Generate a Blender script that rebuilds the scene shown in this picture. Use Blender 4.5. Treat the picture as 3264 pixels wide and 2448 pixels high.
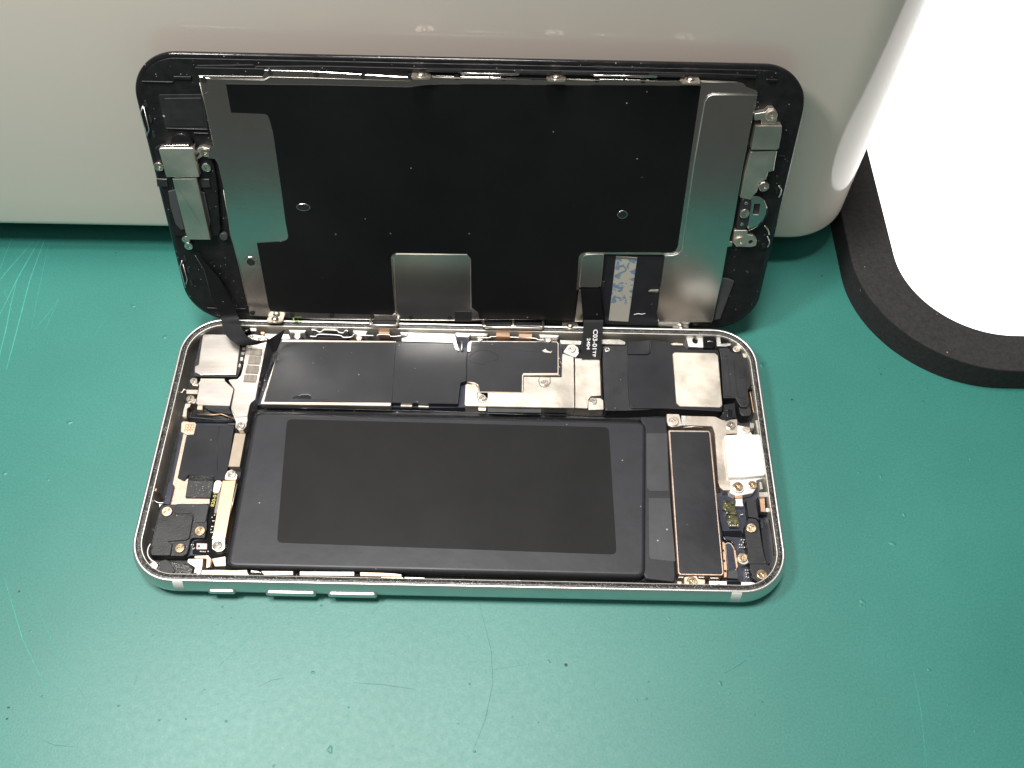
"""A smartphone opened for repair on a green work mat: body, lifted display, white
appliance behind and a glowing pad beside it.  All measures in millimetres in the tables
below, metres in the scene.  X runs along the phone, Y away from the viewer, Z up."""
import bpy, bmesh, math, random
from mathutils import Vector, Matrix
from mathutils.geometry import tessellate_polygon

random.seed(7)
MM = 0.001
sc = bpy.context.scene
for _o in list(bpy.data.objects):
    bpy.data.objects.remove(_o)

# ------------------------------------------------------------------ camera
cd = bpy.data.cameras.new('camera')
cam = bpy.data.objects.new('camera', cd)
sc.collection.objects.link(cam)
cam.location = Vector((9.79176, -96.99304, 191.26780)) * MM
cam.rotation_euler = (0.54872, -0.01309, 0.01641)
cd.sensor_width = 36.0
cd.lens = 36.0 * 2973.30 / 3264.0
cd.clip_start = 0.01
cd.clip_end = 20.0
sc.camera = cam

# ------------------------------------------------------------------ world, lamps, exposure
w = bpy.data.worlds.new('World')
sc.world = w
w.use_nodes = True
w.node_tree.nodes['Background'].inputs[0].default_value = (1.0, 0.97, 0.94, 1)
w.node_tree.nodes['Background'].inputs[1].default_value = 0.09

def area(name, loc, target, sx, sy, watts, col):
    l = bpy.data.lights.new(name, 'AREA')
    l.shape = 'RECTANGLE'; l.size = sx * MM; l.size_y = sy * MM
    l.energy = watts; l.color = col
    o = bpy.data.objects.new(name, l)
    sc.collection.objects.link(o)
    o.location = Vector(loc) * MM
    d = (Vector(target) - Vector(loc))
    o.rotation_euler = d.to_track_quat('-Z', 'Y').to_euler()
    return o

area('bench_lamp', (-140, -25, 300), (-10, 0, 0), 50, 50, 0.74, (1.0, 0.975, 0.94))
area('ceiling_lamp', (-40, 60, 900), (0, 0, 0), 200, 200, 7.2, (1.0, 0.975, 0.94))
area('front_fill', (-250, -650, 1000), (0, 60, 40), 600, 400, 2.0, (1.0, 0.94, 0.88))  # unseen fill light added to brighten the appliance front

sc.render.resolution_x = 1024
sc.render.resolution_y = 768
sc.view_settings.view_transform = 'Standard'
sc.view_settings.look = 'None'
sc.view_settings.exposure = 0.0
sc.view_settings.gamma = 1.0
sc.render.engine = 'CYCLES'

# ------------------------------------------------------------------ materials
MATS = {}
def mat(name, col, metal=0.0, rough=0.5, var=0.15, scale=400.0, bump=0.0, bscale=900.0,
        dust=0.0, dscale=1400.0, stretch=None, spec=0.5, rvar=0.1, tint=None, emit=0.0, coat=0.0):
    m = bpy.data.materials.new(name)
    m.use_nodes = True
    nt = m.node_tree; N = nt.nodes; Lk = nt.links
    b = N['Principled BSDF']
    b.inputs['Metallic'].default_value = metal
    b.inputs['Specular IOR Level'].default_value = spec
    b.inputs['Coat Weight'].default_value = coat
    tc = N.new('ShaderNodeTexCoord')
    mp = N.new('ShaderNodeMapping')
    if stretch: mp.inputs['Scale'].default_value = stretch
    Lk.new(tc.outputs['Object'], mp.inputs['Vector'])
    nz = N.new('ShaderNodeTexNoise')
    nz.inputs['Scale'].default_value = scale; nz.inputs['Detail'].default_value = 6
    nz.inputs['Roughness'].default_value = 0.6
    Lk.new(mp.outputs[0], nz.inputs['Vector'])
    cr = N.new('ShaderNodeValToRGB')
    lo = [c * (1 - var) for c in col]; hi = [min(1, c * (1 + var)) for c in col]
    if tint: hi = list(tint)
    cr.color_ramp.elements[0].position = 0.32; cr.color_ramp.elements[1].position = 0.68
    cr.color_ramp.elements[0].color = (*lo, 1); cr.color_ramp.elements[1].color = (*hi, 1)
    Lk.new(nz.outputs['Fac'], cr.inputs['Fac'])
    colout = cr.outputs['Color']
    mr = N.new('ShaderNodeMapRange')
    mr.inputs['From Min'].default_value = 0.3; mr.inputs['From Max'].default_value = 0.7
    mr.inputs['To Min'].default_value = max(0.02, rough - rvar); mr.inputs['To Max'].default_value = min(1, rough + rvar)
    nz2 = N.new('ShaderNodeTexNoise'); nz2.inputs['Scale'].default_value = scale * 0.37; nz2.inputs['Detail'].default_value = 8
    Lk.new(mp.outputs[0], nz2.inputs['Vector'])
    Lk.new(nz2.outputs['Fac'], mr.inputs['Value'])
    Lk.new(mr.outputs[0], b.inputs['Roughness'])
    if dust > 0:                                   # scattered pale specks and lint
        vo = N.new('ShaderNodeTexVoronoi'); vo.inputs['Scale'].default_value = dscale
        Lk.new(tc.outputs['Object'], vo.inputs['Vector'])
        n3 = N.new('ShaderNodeTexNoise'); n3.inputs['Scale'].default_value = dscale * 0.09; n3.inputs['Detail'].default_value = 3
        Lk.new(tc.outputs['Object'], n3.inputs['Vector'])
        ml = N.new('ShaderNodeMath'); ml.operation = 'MULTIPLY'
        sx = N.new('ShaderNodeSeparateColor'); Lk.new(vo.outputs['Color'], sx.inputs[0])
        th = N.new('ShaderNodeMath'); th.operation = 'LESS_THAN'; th.inputs[1].default_value = 0.34
        Lk.new(vo.outputs['Distance'], th.inputs[0])
        t2 = N.new('ShaderNodeMath'); t2.operation = 'GREATER_THAN'; t2.inputs[1].default_value = 1 - dust
        Lk.new(sx.outputs[0], t2.inputs[0])
        Lk.new(th.outputs[0], ml.inputs[0]); Lk.new(t2.outputs[0], ml.inputs[1])
        m2 = N.new('ShaderNodeMath'); m2.operation = 'MULTIPLY'
        Lk.new(ml.outputs[0], m2.inputs[0]); Lk.new(n3.outputs['Fac'], m2.inputs[1])
        mx = N.new('ShaderNodeMix'); mx.data_type = 'RGBA'
        mx.inputs[7].default_value = (0.62, 0.62, 0.6, 1)
        Lk.new(m2.outputs[0], mx.inputs[0]); Lk.new(colout, mx.inputs[6])
        colout = mx.outputs[2]
    Lk.new(colout, b.inputs['Base Color'])
    if bump > 0:
        nb = N.new('ShaderNodeTexNoise'); nb.inputs['Scale'].default_value = bscale; nb.inputs['Detail'].default_value = 5
        Lk.new(mp.outputs[0], nb.inputs['Vector'])
        bp = N.new('ShaderNodeBump'); bp.inputs['Strength'].default_value = bump; bp.inputs['Distance'].default_value = 0.0002
        Lk.new(nb.outputs['Fac'], bp.inputs['Height'])
        Lk.new(bp.outputs[0], b.inputs['Normal'])
    if emit > 0:
        b.inputs['Emission Color'].default_value = (1, 1, 0.99, 1)
        b.inputs['Emission Strength'].default_value = emit
    MATS[name] = m
    return m

mat('aluminium', (0.74, 0.73, 0.70), 0.95, 0.40, 0.04, 300, 0.06, 5000, rvar=0.04)
mat('antenna_plastic', (0.78, 0.77, 0.73), 0, 0.4, 0.03)
mat('gasket', (0.024, 0.022, 0.021), 0, 0.35, 0.6, 900, 0.3, 2200, dust=0.30, dscale=4200, rvar=0.12)
mat('steel_wall', (0.66, 0.63, 0.57), 0.75, 0.4, 0.1, 250, 0.08, 900)
mat('dark_floor', (0.02, 0.02, 0.022), 0, 0.5, 0.4, 500, 0.3, 1200, dust=0.05)
mat('steel', (0.72, 0.67, 0.63), 1.0, 0.36, 0.06, 260, 0.05, 1600, stretch=(1, 6, 1), rvar=0.05)
mat('steel_bright', (0.93, 0.92, 0.89), 1.0, 0.42, 0.03, 300, 0.05, 900)
mat('nickel', (0.84, 0.77, 0.67), 1.0, 0.40, 0.13, 330, 0.10, 1300, rvar=0.11)
mat('nickel_warm', (0.82, 0.73, 0.63), 1.0, 0.42, 0.06, 240, 0.08, 1500)
mat('gold_plate', (0.68, 0.45, 0.30), 1.0, 0.45, 0.06, 240, 0.1, 2000)
mat('rose_plate', (0.72, 0.56, 0.46), 0.9, 0.42, 0.08, 300, 0.15, 1800)
mat('cream_plate', (0.68, 0.55, 0.43), 0.6, 0.42, 0.06, 300, 0.1, 1500)
mat('copper_mesh', (0.60, 0.45, 0.36), 0.7, 0.5, 0.1, 900, 0.3, 2500)
mat('white_plastic', (0.84, 0.83, 0.80), 0, 0.38, 0.02)
mat('black_film', (0.016, 0.017, 0.021), 0, 0.33, 0.3, 90, 0.45, 110, dust=0.002, dscale=2600, rvar=0.09)
mat('battery_wrap', (0.022, 0.023, 0.028), 0, 0.42, 0.18, 120, 0.4, 140, dust=0.0015, dscale=2600, rvar=0.05, spec=0.38)
mat('battery_label', (0.014, 0.014, 0.0145), 0, 0.5, 0.08, 150, 0.08, 300, spec=0.14)
mat('grey_tape', (0.05, 0.051, 0.055), 0, 0.4, 0.2, 120, 0.12, 300, dust=0.006)
mat('black_plastic', (0.020, 0.020, 0.022), 0, 0.42, 0.25, 400, 0.18, 3200, dust=0.005, dscale=3000)
mat('black_matt', (0.012, 0.012, 0.013), 0, 0.55, 0.3, 400, 0.1, 2000, dust=0.004)
mat('black_gloss', (0.010, 0.010, 0.011), 0, 0.14, 0.3, 400, 0.1, 700, dust=0.008, dscale=3000)
mat('bezel_black', (0.008, 0.008, 0.009), 0, 0.45, 0.4, 500, 0.2, 1500, dust=0.012, dscale=3400, spec=0.35)
mat('screen_film', (0.004, 0.0043, 0.005), 0, 0.45, 0.3, 60, 0.05, 180, dust=0.0004, dscale=2600, spec=0.3, rvar=0.1)
mat('screen_steel', (0.58, 0.56, 0.525), 1.0, 0.2, 0.03, 200, 0.03, 1500, dust=0.001, dscale=1500, rvar=0.015)
mat('screen_steel_bright', (0.62, 0.59, 0.55), 1.0, 0.22, 0.03, 200, 0.02, 1500, rvar=0.02)
mat('steel_satin', (0.66, 0.62, 0.55), 1.0, 0.45, 0.06, 300, 0.1, 1800)
mat('screw_steel', (0.78, 0.73, 0.66), 1.0, 0.28, 0.08, 1500, 0.15, 3000)
mat('screw_copper', (0.84, 0.65, 0.45), 1.0, 0.32, 0.08, 1500, 0.15, 3000)
mat('navy_board', (0.022, 0.026, 0.045), 0, 0.4, 0.25, 500, 0.15, 1500, dust=0.02)
mat('green_chip', (0.035, 0.045, 0.022), 0, 0.22, 0.8, 1500, 0.6, 1800, tint=(0.16, 0.15, 0.07))
mat('tan_label', (0.42, 0.34, 0.26), 0, 0.5, 0.08, 700, 0.1, 2500)
mat('mesh_tape', (0.028, 0.028, 0.028), 0, 0.5, 0.5, 1500, 0.6, 2500, stretch=(1, 3, 1), dust=0.1, dscale=4000)
mat('foam_grey', (0.27, 0.24, 0.20), 0.2, 0.6, 0.3, 1500, 0.5, 2500, stretch=(3, 0.4, 1))
mat('pink_chip', (0.62, 0.50, 0.50), 0.3, 0.35, 0.05)
mat('print_yellow', (0.75, 0.68, 0.16), 0, 0.5, 0.05)
mat('print_white', (0.82, 0.82, 0.82), 0, 0.5, 0.03)
mat('ribbon', (0.006, 0.006, 0.007), 0, 0.5, 0.2, 200, 0.08, 700, dust=0.002, dscale=3000, spec=0.2)
mat('glossy_white', (0.84, 0.735, 0.655), 0, 0.10, 0.015, 12, 0.0, 30, rvar=0.02, coat=0.0)
mat('foam_black', (0.032, 0.030, 0.031), 0, 0.85, 0.25, 1200, 0.5, 2600, dust=0.002, dscale=1800, spec=0.3)
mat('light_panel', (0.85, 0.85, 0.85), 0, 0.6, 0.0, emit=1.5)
mat('fibre_green', (0.30, 0.50, 0.12), 0, 0.6, 0.2)
mat('scratch', (0.06, 0.38, 0.31), 0, 0.6, 0.25, 900)
mat('dark_cut', (0.020, 0.135, 0.105), 0, 0.6, 0.25, 900)
mat('smudge', (0.02, 0.045, 0.04), 0, 0.6, 0.3, 900)

def label_material():
    m = mat('stamped_label', (0.42, 0.41, 0.36), 0, 0.5, 0.05, 600)
    nt = m.node_tree; N = nt.nodes; Lk = nt.links
    b = N['Principled BSDF']
    tc = N.new('ShaderNodeTexCoord')
    nz = N.new('ShaderNodeTexNoise'); nz.inputs['Scale'].default_value = 620; nz.inputs['Detail'].default_value = 2
    nz.inputs['Distortion'].default_value = 0.8
    Lk.new(tc.outputs['Object'], nz.inputs['Vector'])
    sp = N.new('ShaderNodeSeparateXYZ'); Lk.new(tc.outputs['Object'], sp.inputs[0])
    up = N.new('ShaderNodeMapRange'); up.inputs['From Min'].default_value = 0.0070; up.inputs['From Max'].default_value = 0.0078
    Lk.new(sp.outputs['Y'], up.inputs['Value'])
    gt = N.new('ShaderNodeMapRange'); gt.inputs['From Min'].default_value = 0.53; gt.inputs['From Max'].default_value = 0.545
    Lk.new(nz.outputs['Fac'], gt.inputs['Value'])
    ml = N.new('ShaderNodeMath'); ml.operation = 'MULTIPLY'
    Lk.new(up.outputs[0], ml.inputs[0]); Lk.new(gt.outputs[0], ml.inputs[1])
    mx = N.new('ShaderNodeMix'); mx.data_type = 'RGBA'
    mx.inputs[6].default_value = (0.42, 0.41, 0.35, 1); mx.inputs[7].default_value = (0.15, 0.23, 0.32, 1)
    Lk.new(ml.outputs[0], mx.inputs[0])
    Lk.new(mx.outputs[2], b.inputs['Base Color'])
label_material()

def mat_surface():
    m = bpy.data.materials.new('green_rubber')
    m.use_nodes = True
    nt = m.node_tree; N = nt.nodes; Lk = nt.links
    b = N['Principled BSDF']
    tc = N.new('ShaderNodeTexCoord')
    def noise(s, d=6, r=0.6):
        n = N.new('ShaderNodeTexNoise'); n.inputs['Scale'].default_value = s
        n.inputs['Detail'].default_value = d; n.inputs['Roughness'].default_value = r
        Lk.new(tc.outputs['Object'], n.inputs['Vector']); return n
    a = noise(14, 8); f = noise(700, 4); g = noise(2300, 3); dents = noise(230, 2)
    cr = N.new('ShaderNodeValToRGB')
    cr.color_ramp.elements[0].position = 0.25; cr.color_ramp.elements[1].position = 0.78
    cr.color_ramp.elements[0].color = (0.020, 0.165, 0.134, 1)
    cr.color_ramp.elements[1].color = (0.036, 0.222, 0.184, 1)
    Lk.new(a.outputs['Fac'], cr.inputs['Fac'])
    mx = N.new('ShaderNodeMix'); mx.data_type = 'RGBA'; mx.blend_type = 'OVERLAY'
    mx.inputs[0].default_value = 0.38
    Lk.new(cr.outputs['Color'], mx.inputs[6]); Lk.new(g.outputs['Fac'], mx.inputs[7])
    Lk.new(mx.outputs[2], b.inputs['Base Color'])
    mr = N.new('ShaderNodeMapRange'); mr.inputs['To Min'].default_value = 0.40; mr.inputs['To Max'].default_value = 0.52
    Lk.new(f.outputs['Fac'], mr.inputs['Value']); Lk.new(mr.outputs[0], b.inputs['Roughness'])
    b.inputs['Specular IOR Level'].default_value = 0.65
    ad = N.new('ShaderNodeMath'); ad.operation = 'MULTIPLY_ADD'; ad.inputs[1].default_value = 0.5
    Lk.new(f.outputs['Fac'], ad.inputs[0]); Lk.new(g.outputs['Fac'], ad.inputs[2])
    bp = N.new('ShaderNodeBump'); bp.inputs['Strength'].default_value = 0.17; bp.inputs['Distance'].default_value = 0.00009
    Lk.new(ad.outputs[0], bp.inputs['Height'])
    # sparse tool dents
    dr = N.new('ShaderNodeMapRange'); dr.inputs['From Min'].default_value = 0.72; dr.inputs['From Max'].default_value = 0.80
    Lk.new(dents.outputs['Fac'], dr.inputs['Value'])
    b2 = N.new('ShaderNodeBump'); b2.inputs['Strength'].default_value = 0.5; b2.inputs['Distance'].default_value = 0.0004
    Lk.new(dr.outputs[0], b2.inputs['Height']); Lk.new(bp.outputs[0], b2.inputs['Normal'])
    Lk.new(b2.outputs[0], b.inputs['Normal'])
    MATS['green_rubber'] = m
mat_surface()

# ------------------------------------------------------------------ mesh helpers
def link(name, verts, faces, material, parent=None, smooth=False, scale=MM):
    me = bpy.data.meshes.new(name)
    me.from_pydata([Vector(v) * scale for v in verts], [], faces)
    me.validate()
    bm = bmesh.new(); bm.from_mesh(me)
    bmesh.ops.recalc_face_normals(bm, faces=bm.faces[:])
    bm.to_mesh(me); bm.free()
    me.materials.append(MATS[material])
    if smooth:
        for p in me.polygons: p.use_smooth = True
    o = bpy.data.objects.new(name, me)
    sc.collection.objects.link(o)
    if parent: o.parent = parent
    return o

def ccw(p):
    a = sum(p[i][0] * p[(i + 1) % len(p)][1] - p[(i + 1) % len(p)][0] * p[i][1] for i in range(len(p)))
    return list(p) if a > 0 else list(p)[::-1]

def fillet(p, r, n=4):
    if r <= 0: return p
    out = []; m = len(p)
    for i in range(m):
        a, b, c = Vector(p[i - 1]), Vector(p[i]), Vector(p[(i + 1) % m])
        u, v = (a - b), (c - b)
        lu, lv = u.length, v.length
        if lu < 1e-6 or lv < 1e-6: continue
        u /= lu; v /= lv
        ang = math.acos(max(-1, min(1, u.dot(v))))
        if ang > 2.95: out.append(tuple(b)); continue
        t = min(r / math.tan(ang / 2), lu * 0.45, lv * 0.45)
        s, e = b + u * t, b + v * t
        for k in range(n + 1):
            q = k / n
            out.append(tuple(s * (1 - q) ** 2 + b * 2 * q * (1 - q) + e * q * q))
    return out

def inset(p, d):
    m = len(p); out = []
    for i in range(m):
        a, b, c = Vector(p[i - 1]), Vector(p[i]), Vector(p[(i + 1) % m])
        e1 = (b - a); e2 = (c - b)
        if e1.length < 1e-7 or e2.length < 1e-7: out.append(tuple(b)); continue
        e1.normalize(); e2.normalize()
        n1 = Vector((-e1.y, e1.x)); n2 = Vector((-e2.y, e2.x))
        k = n1 + n2
        if k.length < 1e-5: out.append(tuple(b)); continue
        k.normalize()
        L = d / max(0.45, k.dot(n1))
        out.append(tuple(b + k * L))
    return out

def slab(name, poly, z0, z1, material, parent, r=0.0, b=0.06, holes=(), seg=1, smooth=False):
    """a plate cut to an outline: side wall, bevelled top edge, top face, optional holes"""
    p = fillet(ccw(poly), r)
    n = len(p); V = []; F = []
    rings = [(p, z0), (p, z1 - b)]
    for k in range(1, seg + 1):
        a = k / seg * math.pi / 2
        rings.append((inset(p, b * (1 - math.cos(a))), z1 - b + b * math.sin(a)))
    for ring, z in rings: V += [(x, y, z) for x, y in ring]
    for k in range(len(rings) - 1):
        for i in range(n):
            j = (i + 1) % n
            F.append((k * n + i, k * n + j, (k + 1) * n + j, (k + 1) * n + i))
    top = [(len(rings) - 1) * n + i for i in range(n)]
    if holes:
        loops = [[Vector(V[i]) for i in top]]; idx = list(top)
        for h in holes:
            h = ccw(h)[::-1]; s = len(V); m = len(h)
            V += [(x, y, z1) for x, y in h]; V += [(x, y, z0) for x, y in h]
            loops.append([Vector((x, y, z1)) for x, y in h]); idx += list(range(s, s + m))
            for i in range(m):
                j = (i + 1) % m; F.append((s + i, s + j, s + m + j, s + m + i))
        for t in tessellate_polygon(loops): F.append(tuple(idx[i] for i in t))
    else:
        F.append(tuple(top))
        F.append(tuple(range(n))[::-1])
    return link(name, V, F, material, parent, smooth)

def circle(c, r, n=24, ry=None):
    return [(c[0] + r * math.cos(2 * math.pi * i / n), c[1] + (ry or r) * math.sin(2 * math.pi * i / n)) for i in range(n)]

def tube(name, pts, rad, material, parent, n=6, closed=False):
    V = []; F = []; m = len(pts); P = [Vector(p) for p in pts]
    for i in range(m):
        t = (P[(i + 1) % m] - P[i - 1]) if closed else (P[min(i + 1, m - 1)] - P[max(i - 1, 0)])
        t.normalize()
        a = t.orthogonal() if abs(t.z) > 0.95 else t.cross(Vector((0, 0, 1)))
        a.normalize(); b = t.cross(a)
        for k in range(n):
            q = 2 * math.pi * k / n
            V.append(tuple(P[i] + a * rad * math.cos(q) + b * rad * math.sin(q)))
    for i in range(m if closed else m - 1):
        for k in range(n):
            F.append((i * n + k, i * n + (k + 1) % n, ((i + 1) % m) * n + (k + 1) % n, ((i + 1) % m) * n + k))
    if not closed: F += [tuple(range(n)), tuple(range((m - 1) * n, m * n))[::-1]]
    return link(name, V, F, material, parent, True)

def crom(P, k=8):
    out = []; P = [Vector(p) for p in P]
    for i in range(len(P) - 1):
        a, b, c, d = P[max(i - 1, 0)], P[i], P[i + 1], P[min(i + 2, len(P) - 1)]
        for j in range(k):
            t = j / k
            out.append(0.5 * (2 * b + (c - a) * t + (2 * a - 5 * b + 4 * c - d) * t * t + (3 * b - a - 3 * c + d) * t ** 3))
    out.append(P[-1]); return out

def lift(pts, z): return [(x, y, z) for x, y in pts]

# one screw head with a cross recess, shared by every screw
def screw_mesh(name, material):
    N = 28; V = []; F = []
    prof = [(1.0, -0.6), (1.0, 0.22), (0.95, 0.33), (0.86, 0.38)]
    for r, z in prof: V += [(r * math.cos(2 * math.pi * i / N), r * math.sin(2 * math.pi * i / N), z) for i in range(N)]
    for k in range(3):
        for i in range(N):
            j = (i + 1) % N; F.append((k * N + i, k * N + j, (k + 1) * N + j, (k + 1) * N + i))
    a, c = 0.13, 0.56
    cross = [(a, a), (a, c), (-a, c), (-a, a), (-c, a), (-c, -a), (-a, -a), (-a, -c), (a, -c), (a, -a), (c, -a), (c, a)][::-1]
    s = len(V); V += [(x, y, 0.38) for x, y in cross]; V += [(x * 0.8, y * 0.8, 0.02) for x, y in cross]
    for i in range(12):
        j = (i + 1) % 12; F.append((s + i, s + j, s + 12 + j, s + 12 + i))
    F.append(tuple(range(s + 12, s + 24)))
    loops = [[Vector(V[3 * N + i]) for i in range(N)], [Vector(V[s + i]) for i in range(12)]]
    idx = list(range(3 * N, 4 * N)) + list(range(s, s + 12))
    for t in tessellate_polygon(loops): F.append(tuple(idx[i] for i in t))
    me = bpy.data.meshes.new(name)
    me.from_pydata([Vector(v) * MM for v in V], [], F); me.validate()
    bm = bmesh.new(); bm.from_mesh(me); bmesh.ops.recalc_face_normals(bm, faces=bm.faces[:]); bm.to_mesh(me); bm.free()
    me.materials.append(MATS[material]); return me
SCREW = {k: screw_mesh('screw_' + k, v) for k, v in (('s', 'screw_steel'), ('c', 'screw_copper'), ('n', 'nickel_warm'))}

def screws(pts, z, r, kind, parent):
    for x, y in pts:
        o = bpy.data.objects.new('screw', SCREW[kind])
        sc.collection.objects.link(o); o.parent = parent
        o.location = (x * MM, y * MM, z * MM)
        o.rotation_euler = (random.uniform(-.06, .06), random.uniform(-.06, .06), random.uniform(0, 1.5))
        o.scale = (r, r, r * 0.9)

def empty(name, loc=(0, 0, 0)):
    o = bpy.data.objects.new(name, None)
    o.empty_display_size = 0.02
    sc.collection.objects.link(o); o.location = Vector(loc) * MM
    return o

def tag(o, label, cat, kind=None):
    o['label'] = label; o['category'] = cat
    if kind: o['kind'] = kind

def rrect(hx, hy, r, cx=0, cy=0, n=14):
    pts = []
    for sx, sy, a0 in ((1, 1, 0), (-1, 1, 90), (-1, -1, 180), (1, -1, 270)):
        for k in range(n + 1):
            a = math.radians(a0 + 90 * k / n)
            pts.append((cx + sx * (hx - r) + r * math.cos(a), cy + sy * (hy - r) + r * math.sin(a)))
    return pts

def sweep(name, rings, material, parent, smooth=True, cap_first=False, cap_last=False):
    n = len(rings[0][0]); V = []; F = []
    for ring, z in rings: V += [(p[0], p[1], z) for p in ring]
    for k in range(len(rings) - 1):
        for i in range(n):
            j = (i + 1) % n; F.append((k * n + i, k * n + j, (k + 1) * n + j, (k + 1) * n + i))
    if cap_first: F.append(tuple(range(n))[::-1])
    if cap_last: F.append(tuple(range((len(rings) - 1) * n, len(rings) * n)))
    return link(name, V, F, material, parent, smooth)

# ------------------------------------------------------------------ work mat
def work_mat():
    nx, ny = 2, 2
    o = link('work_mat', [(-330, -140, -3), (330, -140, -3), (330, 330, -3), (-330, 330, -3),
                          (-330, -140, 0), (330, -140, 0), (330, 330, 0), (-330, 330, 0)],
             [(0, 1, 2, 3), (4, 5, 6, 7), (0, 1, 5, 4), (1, 2, 6, 5), (2, 3, 7, 6), (3, 0, 4, 7)], 'green_rubber')
    tag(o, 'scratched green rubber work mat under the opened phone', 'work mat', 'structure')
    # knife scratches: shallow scored lines with pale edges
    lines = [[(-122.04, 61.38), (-122.07, 50.06)], [(-115.96, 61.26), (-120.34, 50.11), (-121.11, 47.61)], [(-114.74, 61.29), (-116.71, 48.55), (-117.87, 36.24)], [(-116.71, 48.55), (-115.86, 39.43), (-114.91, 32.71), (-112.84, 11.26)],
             [(-113.41, 61.33), (-113.43, 48.09), (-112.2, 32.77), (-111.3, 20.89)], [(-112, 61.08), (-110.62, 48.16), (-108.83, 33.12)], [(-104.5, 42.38), (-105.97, 37.59), (-107.82, 32.89)], [(-104.5, 42.38), (-105.32, 32.95)],
             [(-88.77, 54.86), (-89.12, 48.73)], [(-90.49, 37.73), (-92.32, 33.54), (-92.78, 30.72)], [(-117.3, 46.49), (-118.85, 44.41), (-114.4, 37.37)],
             [(-96.21, -30.84), (-88.64, -43.71), (-80.03, -54.83)], [(-91.92, -30.75), (-81.81, -44.96), (-72.65, -55.56)], [(-39.9, -37.99), (-42.89, -42.79), (-47.92, -48.41)],
             [(93.18, -45.49), (92.99, -54.32), (91.88, -64.9)], [(47.86, -45.91), (51.57, -52.38)], [(72.63, -37.87), (57.5, -45.72), (54.42, -47.67)]]
    wid = [.11, .11, .14, .12, .13, .06, .07, .09, .05, .05, .06, .09, .05, .05, .05, .04, .05]
    V = []; F = []
    for ln, wd in zip(lines, wid):
        P = [Vector((x, y)) for x, y in ln]; s = len(V)
        for i, p in enumerate(P):
            t = (P[min(i + 1, len(P) - 1)] - P[max(i - 1, 0)]).normalized(); nn = Vector((-t.y, t.x))
            k = .75 * wd * (0.55 if i in (0, len(P) - 1) else 1.0)
            V += [(*(p - nn * k), 0.012), (*p, 0.03), (*(p + nn * k), 0.012)]
        for i in range(len(P) - 1):
            a = s + 3 * i; F += [(a, a + 1, a + 4, a + 3), (a + 1, a + 2, a + 5, a + 4)]
    c = link('scratches', V, F, 'scratch', o); c['kind'] = 'stuff'
    V = []; F = []
    for ln in ([(4.28, -33.69), (7.19, -44.1), (7.69, -50.46), (6.45, -57.5), (4.01, -63.88)], [(-79.06, -63.15), (-76.65, -63.94), (-72.87, -64.15)], [(-63.74, -50.3), (-63.92, -52.53)], [(-16.16, -34.6), (-18.06, -37.16)], [(-39.1, -52.05), (-36.56, -50.8), (-34.35, -50.39)], [(-20.15, -51.01), (-13.75, -51.33), (-7.79, -52.1)], [(7.55, -47.89), (15.18, -46.56)], [(28.04, -49.6), (28.27, -51.45)], [(54.41, -47.77), (57.72, -45.95), (60.6, -43.98)]):
        Pn = [Vector((x, y)) for x, y in ln]; s0 = len(V)
        for i, p in enumerate(Pn):
            t = (Pn[min(i + 1, len(Pn) - 1)] - Pn[max(i - 1, 0)]).normalized(); nn = Vector((-t.y, t.x)) * (.02 if i in (0, len(Pn) - 1) else .045)
            V += [(*(p - nn), 0.012), (*(p + nn), 0.014)]
        for i in range(len(Pn) - 1): F.append((s0 + 2 * i, s0 + 2 * i + 1, s0 + 2 * i + 3, s0 + 2 * i + 2))
    c = link('hairline_cuts', V, F, 'dark_cut', o); c['kind'] = 'stuff'
    # small dark stains and lifted burrs
    V = []; F = []
    for (x, y), rr in zip([(90.41, 54.83), (99.9, 26.51), (101.36, 26.54), (100.1, 24.94), (93.16, 52.68), (108.93, 17.57), (77.38, 17.28), (-87.52, -57.15), (-87.23, -59.29), (-92.28, -33.63), (22.38, -46.65), (11.75, -57), (16.88, -57.93), (-93.71, 57.57), (79.83, -29.67)], 
                          (.9, .35, .35, .55, .3, .4, .7, .6, .6, .7, .8, .3, .3, .5, .4)):
        s = len(V); n = 9
        V.append((x, y, 0.02))
        for k in range(n):
            q = .6 * rr * random.uniform(.45, 1.0); a = 2 * math.pi * k / n
            V.append((x + q * math.cos(a), y + q * math.sin(a) * .8, 0.012))
        for k in range(n): F.append((s, s + 1 + k, s + 1 + (k + 1) % n))
    c = link('stains', V, F, 'smudge', o); c['kind'] = 'stuff'
    V = []; F = []
    pts = [(-66.8, -37.82), (-49.21, -36.01), (-46.91, -38.37), (-49.46, -39.86), (-28.68, -35.35), (-52.3, -58.62), (-49.81, -52.92), (3.05, -50.78), (46.46, -42.33), (38.99, -49.62), (38.41, -52.96), (61.41, -53.11), (59.69, -55.64), (69.35, -55.23), (84.04, -53.13), (83.79, 62.89), (81.73, 59.39)]
    for x, y in pts + [(random.uniform(-85, 100), random.uniform(-66, -38)) for _ in range(7)]:
        s = len(V); n = 8; rr = random.uniform(.15, .3); hh = rr * .25
        for k in range(n): V.append((x + rr * math.cos(2 * math.pi * k / n), y + rr * .8 * math.sin(2 * math.pi * k / n), 0.0))
        for k in range(n): V.append((x + .55 * rr * math.cos(2 * math.pi * k / n), y + .45 * rr * math.sin(2 * math.pi * k / n), hh))
        for k in range(n): F.append((s + k, s + (k + 1) % n, s + n + (k + 1) % n, s + n + k))
        F.append(tuple(range(s + n, s + 2 * n)))
    c = link('burrs', V, F, 'green_rubber', o, True); c['kind'] = 'stuff'
work_mat()

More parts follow.
